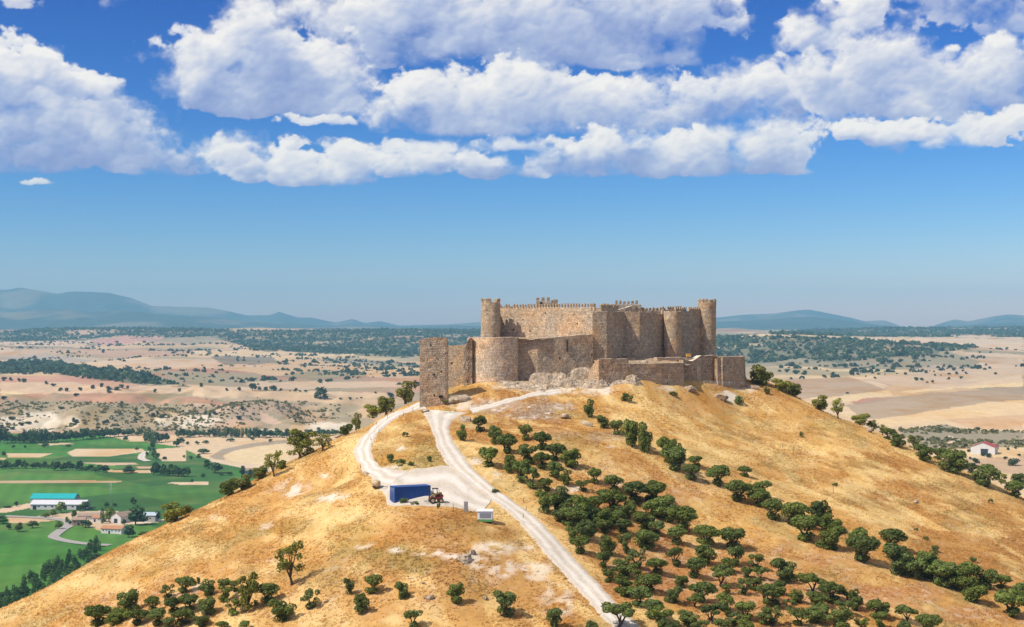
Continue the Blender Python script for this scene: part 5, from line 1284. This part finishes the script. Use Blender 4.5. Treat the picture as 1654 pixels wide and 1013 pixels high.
red_barn()
def pylon():
    P = hit_val(179.5, 818.5); root = empty('power_pylon', P, .3, 'thin grey lattice power pylon standing in the green field', 'pylon'); b = MB(); H = 18
    cs = [(-1, -1), (1, -1), (1, 1), (-1, 1)]; w = lambda z: .9 * (1 - z / H) + .16
    for x, y in cs: b.tube([(x * w(0), y * w(0), 0), (x * w(H), y * w(H), H)], .09, 4)
    z = 0
    while z < H - 1.5:
        for k in range(4): a, c_ = cs[k], cs[(k + 1) % 4]; b.tube([(a[0] * w(z), a[1] * w(z), z), (c_[0] * w(z + 1.5), c_[1] * w(z + 1.5), z + 1.5)], .05, 3)
        z += 1.5
    b.build('lattice_mast', M['wire'], root); c_ = MB()
    for z, l in ((H - .4, 1.6), (H - 2, 2.2)): c_.tube([(-l, 0, z), (l, 0, z)], .09, 4)
    c_.build('cross_arm', M['wire'], root)
pylon()

# ------------------------------------------------------------------ valley trees: one mesh each (too small to show their parts)
def vproto(seed, kind):
    r = random.Random(seed); cl = []
    if kind == 'poplar':
        for i in range(9): z = .12 + .8 * i / 8; q = .36 * (1 - abs(z - .45) * 1.15); cl.append((r.uniform(-.08, .08), r.uniform(-.08, .08), z, q + .08, q + .08, .1))
    elif kind == 'round':
        for i in range(9):
            a = r.uniform(0, 6.28); q = r.uniform(.1, .32); cl.append((cos(a) * q, sin(a) * q, r.uniform(.32, .8), r.uniform(.14, .24), r.uniform(.14, .24), r.uniform(.12, .2)))
    else:
        for i in range(6): a = r.uniform(0, 6.28); q = r.uniform(.05, .3); cl.append((cos(a) * q, sin(a) * q, r.uniform(.2, .62), r.uniform(.2, .28), r.uniform(.2, .28), r.uniform(.2, .3)))
    n = 420
    V, Fq, C = leaf_cloud(cl, n, .085 if kind != 'poplar' else .07, seed, inner=.55)
    b = MB(); b.tube([(0, 0, -.05), (0, 0, .5)], [.035, .02], 5)
    V = np.vstack([V, np.array([tuple(q) for q in b.v])]); f2 = [np.array([[i + n * 4 for i in f]]) for f in b.f]
    C = np.vstack([C, np.full((len(b.v), 3), .4)]); mi = np.concatenate([np.zeros(n, int), np.ones(len(f2), int)])
    return np_mesh(kind, V, [Fq] + f2, False, C, None, mi)
VT = {k: [vproto(400 + 10 * i + j, k) for j in range(3)] for i, k in enumerate(('poplar', 'round', 'bush'))}
VTM = {}
def vt_mesh(kind, j, mat):
    key = (kind, j, mat)
    if key not in VTM:
        me = VT[kind][j].copy(); me.materials.append(M[mat]); me.materials.append(M['bark']); VTM[key] = me
    return VTM[key]
NAMES = {'poplar': ('poplar_tree', 'poplar'), 'round': ('broadleaf_tree', 'tree'), 'bush': ('scrub_tree', 'tree')}
vi = 0
def vtree(kind, px, by, w, h, label, group, mat='valleyleaf', fn=hit_val):
    global vi
    p = fn(px, by); s = p[1] / F; vi += 1
    o = bpy.data.objects.new(NAMES[kind][0], vt_mesh(kind, vi % 3, mat)); COL.objects.link(o)
    o.location = p; o.scale = (w * s * 1.15, w * s * 1.15, h * s * 1.05); o.rotation_euler = (0, 0, random.uniform(0, 6.28)); tag(o, label, NAMES[kind][1], group)
rr = random.Random(5)
# the tree line at the foot of the bluffs
L1 = []
def run(x0, x1, by0, by1, h0, h1, kind, step=6.0):
    x = x0
    while x < x1:
        t = (x - x0) / (x1 - x0 + 1e-6); L1.append((kind if rr.random() < .8 else 'round', x, by0 + (by1 - by0) * t + rr.uniform(-1, 1), (7.5 if kind == 'poplar' else 11) * rr.uniform(.9, 1.35), rr.uniform(h0, h1))); x += step * rr.uniform(.7, 1.2)
run(0, 16, 717, 716, 16, 26, 'round'); run(17, 38, 717, 716, 14, 20, 'round', 7); run(40, 48, 716, 715, 18, 22, 'poplar', 4); run(50, 76, 716, 714, 20, 23, 'poplar', 4); run(78, 145, 715, 709, 16, 22, 'round', 6.5); run(148, 196, 709, 704, 12, 17, 'round'); run(200, 233, 704, 703, 8, 12, 'round', 7); run(235, 254, 715, 715, 18, 21, 'poplar', 4); run(255, 270, 715, 714, 14, 18, 'round', 6)
run(288, 345, 706, 706, 10, 15, 'round', 7); run(345, 420, 706, 707, 12, 17, 'poplar', 5); run(420, 465, 707, 707, 11, 18, 'round', 6); run(465, 560, 705, 703, 8, 14, 'round', 7)
for i, (k, x, by, w, h) in enumerate(sorted(L1, key=lambda q: q[1])):
    vtree(k, x, by, w, h, '%s in the long tree line below the pale bluffs, %s from its left end' % ('slim poplar' if k == 'poplar' else 'rounded tree', ordinal(i + 1)), 'tree line below the pale bluffs')
H2 = []
L1 = []; run(0, 48, 757, 757, 9, 15, 'round', 6); run(52, 85, 757, 757, 7, 13, 'round', 8); run(87, 130, 760, 760, 11, 16, 'round', 6); run(132, 152, 760, 761, 7, 11, 'round', 7); run(154, 176, 762, 763, 10, 15, 'round', 6)
for i, (k, x, by, w, h) in enumerate(L1): vtree('round', x, by, w, h, 'dark leafy tree of the hedgerow between green fields, %s from the left' % ordinal(i + 1), 'hedgerow between the green fields')
L1 = []; run(248, 304, 768, 770, 12, 22, 'round', 5); run(203, 216, 764, 764, 8, 12, 'round', 5)
for i, (k, x, by, w, h) in enumerate(L1): vtree('round', x, by, w * 1.1, h, 'tree of the dark clump on the green field edge, %s from the left' % ordinal(i + 1), 'dark clump on the field edge')
for i, (x, by, w, h) in enumerate([(246,725,9,14),(241,731,8,10),(237,737,7,9),(252,742,16,15),(248,733,8,10),(266,744,8,8),(202,709+3,10,8),(72,723,12,7),(76,721,8,8),(285,721,16,12),(293,716,12,9),(111,722,10,5),(6,737,8,8),(297,740,5,5),(221,728,6,7),(40,724,5,5),(22,724,7,5)]):
    vtree('round', x, by, w, h, 'single tree among small valley floor fields, %s counting left to right' % ordinal(sorted(q[0] for q in [(246,),(241,),(237,),(252,),(248,),(266,),(202,),(72,),(76,),(285,),(293,),(111,),(6,),(297,),(221,),(40,),(22,)]).index(x) + 1), 'single trees of the valley floor')
farm = [(99,829,17,22,'lightleaf','bright green tree in front of the long white barn'),(85,834,12,12,'lightleaf','yellow green tree left of the bright tree before the barn'),(138,824,22,14,'valleyleaf','dark bushy trees at the right end of the white barn'),(171,820,11,11,'valleyleaf','round dark tree by the power pylon'),(216,816,12,13,'valleyleaf','lone round tree in the green field behind the farm'),
 (165,846,9,24,'valleyleaf','slim dark cypress among the farm sheds'),(176,843,24,27,'lightleaf','large pale green tree in front of the grey shed'),(219,848,34,30,'valleyleaf','largest dark tree covering the farm sheds'),(138,852,22,12,'valleyleaf','dark bushes between brown and white farmhouse'),(94,855,13,16,'lightleaf','yellowish tree beside the bend of the farm road'),(109,845,8,10,'lightleaf','yellow green bush at the farm road junction'),
 (120,838,10,14,'valleyleaf','green tree behind the brown farmhouse'),(75,836,14,9,'lightleaf','light bush left of the farm road junction'),(207,868,20,20,'valleyleaf','dark tree at the right corner of the white farmhouse'),(254,842,16,16,'valleyleaf','dark tree right of the blue roofed shed'),(270,838,14,14,'lightleaf','pale tree at the farm edge next to the hill'),(200,848,9,9,'valleyleaf','small tree between the sheds and the white house'),
 (185,818,9,5,'valleyleaf','low bush right of the pylon foot'),(113,848,6,9,'valleyleaf','narrow dark tree left of the brown farmhouse'),(29,859,17,14,'weed','grey green tree at the edge of the lower orchard'),(14,856,12,10,'valleyleaf','round bush left of the lower orchard tree'),(53,853,18,14,'weed','brownish tree right of the lower orchard tree'),(5,846,22,13,'valleyleaf','dark trees at the left picture edge near the farm'),(26,818,10,8,'valleyleaf','small dark bush left of the white barn'),
 (12,820,14,4,'valleyleaf','low hedge on the barn yard edge'),(232,866,24,8,'weed','low grey green bush against the hill below the farmhouse'),(130,826,10,8,'valleyleaf','low bush against the barn wall')]
for x, by, w, h, mt, lab in farm: vtree('poplar' if w < 10 and h > 16 else 'round', x, by, w, h, lab, None, mt)
for i, (x, by, w, h) in enumerate(cl([(190,625)]) and [(347,764,30,20),(336,757,14,14),(392,771,13,19),(404,772,9,17),(426,771,14,20),(370,768,14,6),(329,733,22,10),(320,741,9,8),(308,743,9,7),(332,717,11,7),(319,718,9,6),(303,719,8,6),(372,713,14,6),(408,711,8,5),(437,714,9,5),(358,768,12,7),(327,771,10,6),(310,778,8,4)]):
    vtree('round', x, by, w, h, 'dark valley tree near the ruined house by the hill skyline, %s from the left' % ordinal(sorted([347,336,392,404,426,370,329,320,308,332,319,303,372,408,437,358,327,310]).index(x) + 1), 'valley trees near the ruined house')
# dark conifer wood at the lower left corner
W_ = []
for k in range(110):
    x = rr.uniform(-8, 160); yb = 990 - (x / 158) * 78 - rr.uniform(0, 36) + 6; W_.append((x, yb))
for i, (x, by) in enumerate(sorted(W_)):
    vtree('poplar' if i % 3 else 'round', x, by, (9 if i % 3 else 15) * rr.uniform(.9, 1.3), rr.uniform(14, 20) * (1 if i % 3 else .75), 'dark tree of the wood at the foot of the hill, %s from the left' % ordinal(i + 1), 'dark wood at the foot of the hill')
# olive dots round the red roofed barn
for i, (x, by, w, h) in enumerate([(1576,748,13,10),(1597,739,11,8),(1587,737,9,7),(1637,752,20,14),(1565,730,7,5),(1547,736,7,6),(1624,742,7,6),(1543,730,6,4),(1554,731,6,4),(1533,731,6,4),(1628,727,6,5),(1612,726,5,5),(1640,725,5,4),(1567,742,6,5),(1539,742,6,5),(1646,737,6,5)]):
    vtree('bush', x, by, w, h, 'small tree on the plain round the red roofed barn, %s from the left' % ordinal(sorted([1576,1597,1587,1637,1565,1547,1624,1543,1554,1533,1628,1612,1640,1567,1539,1646]).index(x) + 1), 'small trees round the red roofed barn', 'scrub')
# oaks dotted over the bluffs and plains
dots = c5([(68,925),(180,905),(180,955),(135,965),(20,985),(40,1005),(80,990),(465,940),(675,945),(965,910),(995,895),(1025,913),(1295,897),(1315,907),(1350,895),(1505,925),(765,835),(25,800),(25,682),(70,682),(120,688),(150,692),(295,705),(335,715),(640,722),(690,735),(735,740),(765,727),(800,732),(975,755),(585,732),(690,757),(505,745),(420,748),(380,747),(385,860),(1265,720),(1430,745),(1505,745),(1130,750),(1520,865),(480,780),(650,507),(410,590),(85,565),(480,950),(655,950)])
for x, y in dots: vtree('bush', x, y, rr.uniform(6, 11), rr.uniform(5, 8), 'dark holm oak dotting the pale bluffs and fields left of the castle', 'holm oaks on the bluffs', 'scrub')
dots = [(400 + x / 5.0667, 480 + y / 5.0667, w) for x, y, w in [(600,828,20),(560,825,10),(640,828,10),(760,838,7),(838,838,5),(892,833,4),(930,830,6),(345,775,5),(390,773,7),(428,775,6),(475,778,5),(270,768,8),(210,765,14),(150,765,12),(100,765,10),(40,765,14),(88,722,5),(1047,790,6),(1170,818,10),(465,575,7),(310,545,9),(700,965,5)]]
dots += [(1200 + x / 3.377, 440 + y / 3.377, w) for x, y, w in [(345,495,8),(395,530,7),(290,520,7),(240,545,8),(500,520,9),(555,520,9),(440,570,6),(450,575,6),(490,560,9),(595,560,9),(670,570,5),(720,580,5),(735,545,8),(630,560,6),(760,500,16),(800,495,9),(680,505,8),(860,490,8),(940,475,13),(985,465,9),(1040,465,9),(1110,450,8),(1290,440,5),(1350,440,5),(1000,550,6),(1050,565,6),(1080,565,5),(1125,560,8),(1120,585,6),(1165,560,7),(1190,580,7),(1220,555,5),(975,590,9),(945,590,7),(885,560,7),(1035,605,6),(1005,605,4),(950,520,9),(920,525,9),(1150,535,8),(1140,520,6),(1200,540,6),(1380,560,7),(1490,515,5),(1440,420,6),(570,665,5),(1105,390,5),(830,520,7),(200,545,8),(330,560,9),(290,555,9)]]
for x, y, w in dots: w = w * rr.uniform(.7, 1.25); vtree(rr.choice(('bush', 'bush', 'round')), x, y, w, w * .78, 'dark holm oak dotting the dry plain ' + ('left of the castle' if x < 800 else 'right of the castle'), 'holm oaks on the plain', 'scrub')

# far woods and scrub: uncountable, one object each
def mass(name, label, polys, n, size, quads, mat, d0, d1, seed, hk=.8, dens=None):
    r = np.random.default_rng(seed); out = []
    # spread evenly over the ground, in the polygons seen from the camera's hill
    amax = .42; A = r.uniform(-amax, amax, n * 14); D = np.sqrt(r.uniform(d0 ** 2, d1 ** 2, n * 14)); x = A * D; y = D; z = valley_z(x, y); px, py = project(x, y, z)
    ok = np.zeros(len(x), bool)
    for poly in polys:
        P = np.array(poly); ins = np.zeros(len(x), bool); j = len(P) - 1
        for i in range(len(P)):
            xi, yi = P[i]; xj, yj = P[j]; ins ^= ((yi > py) != (yj > py)) & (px < (xj - xi) * (py - yi) / (yj - yi + 1e-9) + xi); j = i
        ok |= ins
    if dens: ok &= r.uniform(0, 1, len(x)) < sstep(dens[1], dens[2], fbm(x / dens[0], y / dens[0], 3, seed))
    k = np.where(ok)[0][:n]; x, y, z = x[k], y[k], z[k]; m = len(x)
    s = size * np.clip(r.lognormal(-.15, .38, m), .35, 1.9)
    d = r.normal(0, 1, (m, quads, 3)); d[..., 2] = np.abs(d[..., 2]) * .9 + .1; d /= np.linalg.norm(d, axis=2, keepdims=True)
    p = np.stack([x, y, z], -1)[:, None] + d * (s[:, None, None] * .42) * np.array([1, 1, hk * 1.5])
    nr = d + r.normal(0, .35, d.shape); nr /= np.linalg.norm(nr, axis=2, keepdims=True)
    t = np.cross(nr, r.normal(0, 1, d.shape)); t /= np.linalg.norm(t, axis=2, keepdims=True); b = np.cross(nr, t); q = (s[:, None, None] * .34)
    V = np.stack([p - t * q, p + b * q, p + t * q, p - b * q], 2).reshape(-1, 3); C = np.repeat(r.uniform(.2, 1, m * quads), 4)
    me = np_mesh(name, V, np.arange(len(V)).reshape(-1, 4), False, np.stack([C] * 3, 1))
    tag(link_mesh(name, me, M[mat]), label, 'woodland', kind='stuff')
mass('far_woodland', 'dark pine wood stretching across the plain left of the castle', [c5([(-400,570),(0,572),(290,563),(420,590),(650,610),(900,650),(1190,715),(850,700),(560,672),(300,632),(0,638),(-400,650)])], 2600, 11, 9, 'scrub', 2300, 5200, 1)
mass('far_woodland', 'blue green forest covering the far ridges below the mountains', [[(-600,536),(0,538),(100,528),(420,534),(780,533),(780,577),(690,576),(600,574),(420,566),(340,545),(200,545),(60,552),(-600,556)], [(1150,544),(1300,545),(1400,549),(1580,562),(1500,572),(1350,586),(1300,579),(1200,590),(1150,600)], [(1240,540),(1400,524),(1470,527),(1700,526),(2200,526),(2200,545),(1700,545),(1560,544),(1400,545)]], 24000, 12, 6, 'scrub', 3300, 9000, 2, .8, (260, .2, .42))
mass('far_woodland', 'dark tree clusters and hedges in the dip left of the castle', [c7([(220,650),(260,590),(480,598),(900,600),(980,645),(560,682)]), c7([(180,560),(700,556),(1420,605),(1420,630),(700,592)]), c7([(600,512),(900,506),(1420,556),(1420,584),(640,545)]), c7([(950,450),(1420,470),(1420,500),(960,490)])], 1100, 9, 7, 'scrub', 3000, 7500, 6, .75, (150, .35, .55))
mass('scrubland', 'low grey green scrub speckling the bluffs and dry plains', [c5([(-400,800),(200,810),(800,822),(1300,835),(1636,830),(1636,1000),(1000,1000),(-400,1000)]), cl([(120,150),(480,165),(900,200),(1100,230),(1080,300),(740,345),(560,260),(100,190)]), c6([(850,860),(1100,830),(1230,860),(1700,870),(1700,950),(1100,965),(950,950)])], 3600, 3.6, 7, 'dryscrub', 1100, 2500, 3, .6, (70, .35, .6))
mass('scrubland', 'scattered trees and hedges over the distant dry fields', [[(-600,548),(340,548),(680,575),(680,625),(300,622),(-600,610)], [(1150,590),(1300,575),(1600,560),(1700,560),(1700,590),(1560,600),(1150,620)]], 1500, 8.5, 7, 'scrub', 2400, 6000, 4, .75, (170, .5, .62))
# ------------------------------------------------------------------ light, sky, air, camera
SUN_EL = radians(50.0); SUN_AZ_FRONT = radians(27.0)      # sun at the left, a little in front of the camera's right-left line
sd = Vector((-cos(SUN_AZ_FRONT) * cos(SUN_EL), -sin(SUN_AZ_FRONT) * cos(SUN_EL), sin(SUN_EL)))
sl = bpy.data.lights.new('sun', 'SUN'); sl.energy = 4.6; sl.angle = radians(.53); sl.color = (1.0, .935, .83)
so = bpy.data.objects.new('sun', sl); COL.objects.link(so); so.rotation_euler = (-sd).to_track_quat('-Z', 'Y').to_euler(); so.location = (0, 0, 600)

world = bpy.data.worlds.new('World'); SC.world = world; world.use_nodes = True
t = NT(world.node_tree); t.n.clear(); wout = t.new('ShaderNodeOutputWorld')
sky = t.new('ShaderNodeTexSky'); sky.sky_type = 'NISHITA'; sky.sun_disc = False; sky.sun_elevation = SUN_EL
sky.sun_rotation = atan2(sd.x, sd.y); sky.altitude = 900; sky.air_density = 1.0; sky.dust_density = .6; sky.ozone_density = 2.2
SKY_STR = 0.12; SKY_POW = (3.3, 2.35, 1.7); SKY_GAIN = (1.95, 1.08, 1.12); CLOUD_GAIN = 0.95

# heaps of each cloud: (base row, [(px, py, half width, half height, weight)], seed)
CLOUDS = [
 (60, [(130,10,44,16,.5),(195,15,20,28,.5),(20,20,34,16,.45),(30,32,16,10,.4)], 1),
 (95, [(1540,25,90,28,.42),(1610,55,60,34,.36),(1440,60,40,12,.3),(1490,20,40,18,.3)], 2),
 (108, [(1300,60,45,30,.9),(1340,50,50,36,.9),(1375,30,40,36,.9),(1330,78,40,16,.7),(1270,45,20,14,.5)], 3),
 (122, [(500,15,80,28,.8),(590,25,90,44,.9),(700,25,150,70,1),(850,30,190,80,1),(1000,30,180,75,1),(1120,25,100,55,.9),(760,85,150,34,.8),(950,92,190,36,.9),(1180,45,50,16,.7),(1090,95,90,26,.7),(640,75,70,40,.8)], 4),
 (204, [(395,65,70,46,1),(320,98,66,32,.9),(440,120,110,60,1),(330,150,75,34,.9),(500,140,95,50,.9),(420,180,80,26,.8),(560,150,50,40,.6),(240,110,22,14,.3)], 5),
 (214, [(525,203,58,10,.6)], 6),
 (222, [(1190,150,60,44,.9),(1130,170,80,44,.8),(1225,140,40,36,.8),(1270,185,50,44,.7)], 8),
 (228, [(690,165,80,50,1),(640,190,48,36,.9),(745,155,70,40,.9),(850,165,140,50,.9),(980,175,150,50,.9),(760,205,140,26,.8),(1060,190,110,36,.8),(905,140,60,22,.8)], 9),
 (216, [(1310,140,75,40,1),(1400,125,80,46,1),(1455,108,44,30,.95),(1380,175,110,36,.9),(1520,150,90,44,.9),(1600,165,80,44,.9),(1650,130,50,44,.9),(1590,110,34,20,.5)], 10),
 (300, [(30,165,90,62,1),(90,150,66,50,1),(160,165,40,36,1),(-10,130,60,38,.9),(60,215,110,50,.95),(170,205,50,34,.8),(60,262,130,38,.9),(215,228,70,46,1),(150,245,90,40,.9),(245,258,60,34,.9),(295,270,50,22,.7),(-30,230,100,60,.9)], 11),
 (252, [(700,243,90,14,.7),(820,243,80,12,.6)], 12),
 (310, [(470,255,55,34,.6),(560,262,60,32,.85),(440,290,66,20,.7),(530,290,66,20,.7),(490,240,30,16,.4),(375,255,40,20,.35)], 13),
 (318, [(110,311,24,6,.6)], 14),
 (294, [(690,266,70,30,1),(780,268,80,30,1),(640,270,44,24,.8),(845,270,44,24,.8)], 15),
 (296, [(950,258,84,38,1),(1040,260,95,36,1),(1130,250,95,42,1),(1170,222,60,30,1),(1240,248,66,44,.9),(1100,276,160,22,1),(905,272,54,28,.85)], 16),
 (264, [(1385,228,70,26,.85),(1470,232,120,24,.8),(1590,222,110,26,.75),(1445,258,40,10,.6)], 17),
 (270, [(1650,255,22,18,.5)], 18)]
for k_, (az_, el_, rx_, ry_) in enumerate(((-26,9,190,70),(-31,7,170,50),(-29,13,200,60),(26,10,200,60),(31,7.5,160,50),(29,14,180,70),(-14,15.5,200,45),(8,15.8,240,40),(19,15.5,160,40))):
    x_, y_ = CX + radians(az_) * F, HOR - radians(el_) * F
    CLOUDS.append((y_ + ry_ * .7, [(x_, y_, rx_ * .7, ry_, 1), (x_ - rx_ * .5, y_ + 15, rx_ * .5, ry_ * .6, .9), (x_ + rx_ * .5, y_ + 20, rx_ * .5, ry_ * .6, .9)], 30 + k_))

skyc = t.vmath('POWER', t.vmath('SCALE', sky.outputs[0], SKY_STR), SKY_POW)
skyc = t.vmath('MULTIPLY', skyc, SKY_GAIN)
# above the picture: unseen white cloud patches, added to fill the shade
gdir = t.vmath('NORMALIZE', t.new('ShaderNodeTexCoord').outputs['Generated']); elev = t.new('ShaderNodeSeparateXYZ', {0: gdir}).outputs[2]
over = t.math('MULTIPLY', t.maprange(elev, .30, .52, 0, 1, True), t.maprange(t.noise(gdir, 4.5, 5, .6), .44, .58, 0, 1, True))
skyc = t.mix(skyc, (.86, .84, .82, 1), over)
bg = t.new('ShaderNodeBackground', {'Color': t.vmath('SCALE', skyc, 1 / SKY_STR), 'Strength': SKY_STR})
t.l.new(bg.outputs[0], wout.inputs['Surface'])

# cumulus bank: a curved backdrop of the sky 26 km off, its heaps broken up by noise, sun and shade painted into their colour
def cells_d(x, y, seed):
    ix, iy = np.floor(x), np.floor(y); best = np.full(x.shape, 9e9)
    for dx in (-1, 0, 1):
        for dy in (-1, 0, 1):
            cx, cy = ix + dx, iy + dy; best = np.minimum(best, (x - cx - _hash(cx, cy, seed)) ** 2 + (y - cy - _hash(cx, cy, seed + 1)) ** 2)
    return best
def blur(g, n):
    for ax in (0, 1):
        for _ in range(2):
            p = np.concatenate([np.repeat(np.take(g, [0], ax), n + 1, ax), g, np.repeat(np.take(g, [-1], ax), n, ax)], ax); c_ = np.cumsum(p, ax)
            k = g.shape[ax]; g = (np.take(c_, range(2 * n + 1, 2 * n + 1 + k), ax) - np.take(c_, range(0, k), ax)) / (2 * n + 1)
    return g
def cloud_fields(na=1500, ne=440, amax=30, e0=4.6, e1=16.5):
    A = np.linspace(radians(-amax), radians(amax), na); E = np.linspace(radians(e0), radians(e1), ne); AA, EE = np.meshgrid(A, E)
    stp = (A[1] - A[0]) * F, (E[1] - E[0]) * F; XX, YY = AA * F, EE * F
    ALPHA = np.zeros_like(AA); LIT = np.full_like(AA, .7); L = (-.58, .81)
    for base, blobs, seed in CLOUDS:
        x0 = min(b[0] - b[2] for b in blobs) - CX - 90; x1 = max(b[0] + b[2] for b in blobs) - CX + 90
        y0 = HOR - base - 60; y1 = HOR - min(b[1] - b[3] for b in blobs) + 80
        i0, i1 = np.searchsorted(YY[:, 0], [y0, y1]); j0, j1 = np.searchsorted(XX[0], [x0, x1])
        if i1 - i0 < 8 or j1 - j0 < 8: continue
        X, Y = XX[i0:i1, j0:j1], YY[i0:i1, j0:j1]; sd_ = seed * 17
        w = lambda s, k, o=4: fbm(X / s, Y / (s * .8), o, k + sd_) - .5
        qx = X + w(110, 301) * 80 + w(30, 321) * 30; qy = Y + w(110, 305) * 46 + w(30, 325) * 24
        m = np.full(X.shape, -1.0)
        for cx, cy, rx, ry, wt in blobs:
            ux, uy = cx - CX, HOR - cy; d = np.sqrt(((qx - ux) / rx) ** 2 + ((qy - uy) / (ry * 1.12)) ** 2)
            v = wt * (1 - d); h = np.clip(.5 + (m - v) / .35, 0, 1); m = m * h + v * (1 - h) + .175 * h * (1 - h)
        heap = lambda s, k: np.sqrt(np.clip(1 - cells_d(qx / s, qy / (s * .82), k + sd_) * 1.1, 0, 1))
        fine = fbm(X / 12, Y / 10, 5, 351 + sd_, .62) - .5
        h1, h2, h3 = heap(50, 361), heap(22, 371), heap(11, 381)
        big = w(85, 331, 5)
        floor_ = HOR - base + (fbm(X / 60, X * 0 + seed, 3, 77) - .5) * 12
        dens = m * 1.3 + big * 1.15 + (h1 - .6) * .55 + (h2 - .6) * .26 + (h3 - .6) * .05 + fine * .54 - .13
        dens = dens - 1.5 * sstep(14, -10, Y - floor_)
        top = max(HOR - min(b[1] - b[3] for b in blobs) - (HOR - base), 20)
        up = np.clip((Y - floor_) / top, 0, 1)
        thin = max(b[4] for b in blobs)
        soft = sstep(.35, .65, fbm(X / 70, Y / 45, 3, 391 + sd_))             # crisp heads here, frayed veils there
        alpha = sstep(-.10 * soft, .20 + .58 * soft, dens) * (1 - soft * .25 * sstep(1.1, .4, dens)) * min(1, .35 + thin * .8)
        T = np.clip(dens, 0, None); T = T / (1 + .35 * T); Ts = blur(T, 2); ii, jj = np.arange(i1 - i0)[:, None], np.arange(j1 - j0)[None, :]
        tau = np.zeros_like(T); prev = 0
        for st in (4, 8, 13, 20, 30, 44, 62):
            oj = int(round(L[0] * st / stp[0])); oi = int(round(L[1] * st / stp[1]))
            tau += Ts[np.clip(ii + oi, 0, i1 - i0 - 1), np.clip(jj + oj, 0, j1 - j0 - 1)] * (st - prev) / 40.0; prev = st
        lit = blur(np.exp(-np.clip(tau - .12, 0, None) * 1.0), 2)
        H = blur(h1 * 22 + h2 * 10 + h3 * 3 + np.sqrt(T) * 34, 1) + fine * 3
        rel = -(np.gradient(H, axis=1) / stp[0] * L[0] + np.gradient(H, axis=0) / stp[1] * L[1]); rel = rel / (1 + np.abs(rel) * 1.2)
        rel = blur(rel, 1)
        shade = lit * (.27 + .73 * sstep(.02, .62, up + big * 1.5 + (h1 - .6) * .25))
        out = .19 + .76 * shade + rel * .26 * (.25 + .75 * shade) + fine * .05 + (h1 - .6) * .08
        v_ = (1 - sstep(0, .5, dens)) * sstep(.08, .4, up); out = out * (1 - v_) + .66 * v_
        P = ALPHA[i0:i1, j0:j1]; Q = LIT[i0:i1, j0:j1]; na_ = alpha + P * (1 - alpha)
        LIT[i0:i1, j0:j1] = np.where(na_ > 1e-4, (np.clip(out, 0, 1) * alpha + Q * P * (1 - alpha)) / np.maximum(na_, 1e-4), .7); ALPHA[i0:i1, j0:j1] = na_
    return AA, EE, ALPHA, LIT
def clouds():
    a, e, alpha, lit = cloud_fields(); ne, na = a.shape
    R = 26000.0
    V = np.stack([R * np.sin(a) * np.cos(e), R * np.cos(a) * np.cos(e), CAMZ + R * np.sin(e)], -1).reshape(-1, 3)
    C = np.stack([alpha, lit, alpha * 0], -1).reshape(-1, 3)
    m_, q, out = mat_new('cumulus_bank')
    at_ = q.new('ShaderNodeSeparateColor', {0: q.new('ShaderNodeAttribute', attribute_name='tint').outputs['Color']})
    co_ = q.new('ShaderNodeTexCoord').outputs['Object']
    wisp = q.noise(co_, .0016, 6, .65)
    al = q.math('MULTIPLY', at_.outputs[0], q.math('MULTIPLY_ADD', wisp, .5, .75), clamp=True)
    col = q.ramp(q.math('ADD', at_.outputs[1], q.math('MULTIPLY_ADD', wisp, .14, -.07)), [(0.0, (.15, .22, .52)), (.25, (.26, .33, .61)), (.5, (.46, .52, .72)), (.72, (.74, .74, .80)), (1.0, (.97, .925, .87))])
    em = q.new('ShaderNodeEmission', {'Color': col, 'Strength': CLOUD_GAIN}); tr = q.new('ShaderNodeBsdfTransparent')
    mx = q.new('ShaderNodeMixShader', {0: al, 1: tr.outputs[0], 2: em.outputs[0]}); q.l.new(mx.outputs[0], out.inputs['Surface'])
    m_.cycles.emission_sampling = 'NONE'
    tag(link_mesh('sky', np_mesh('sky', V, grid_faces(na, ne), True, C), m_), kind='structure')
clouds()

# the air: one box of thin haze round everything
hz = MB(); hz.box((0, 8800, 290), (30000, 18200, 720))
hm = bpy.data.materials.new('thin_haze'); hm.use_nodes = True; q = NT(hm.node_tree); q.n.clear(); ho = q.new('ShaderNodeOutputMaterial')
pv = q.new('ShaderNodeVolumePrincipled', {'Color': (.36, .755, 1.0, 1), 'Density': 7.4e-5, 'Anisotropy': .0}); q.l.new(pv.outputs[0], ho.inputs['Volume'])
tag(hz.build('haze', hm), kind='stuff')

cam = bpy.data.cameras.new('camera'); cam.lens = 50.0; cam.sensor_width = 36.0; cam.clip_start = 1.0; cam.clip_end = 60000
co = bpy.data.objects.new('camera', cam); COL.objects.link(co); co.location = (0, 0, CAMZ); co.rotation_euler = (pi / 2 + PITCH, 0, 0); SC.camera = co

SC.view_settings.view_transform = 'Standard'; SC.view_settings.look = 'None'; SC.view_settings.gamma = 1; SC.view_settings.exposure = 0.16; SC.view_settings.use_curve_mapping = False
SC.cycles.use_denoising = True; SC.cycles.volume_bounces = 0; SC.cycles.max_bounces = 6; SC.cycles.diffuse_bounces = 3; SC.cycles.transparent_max_bounces = 8
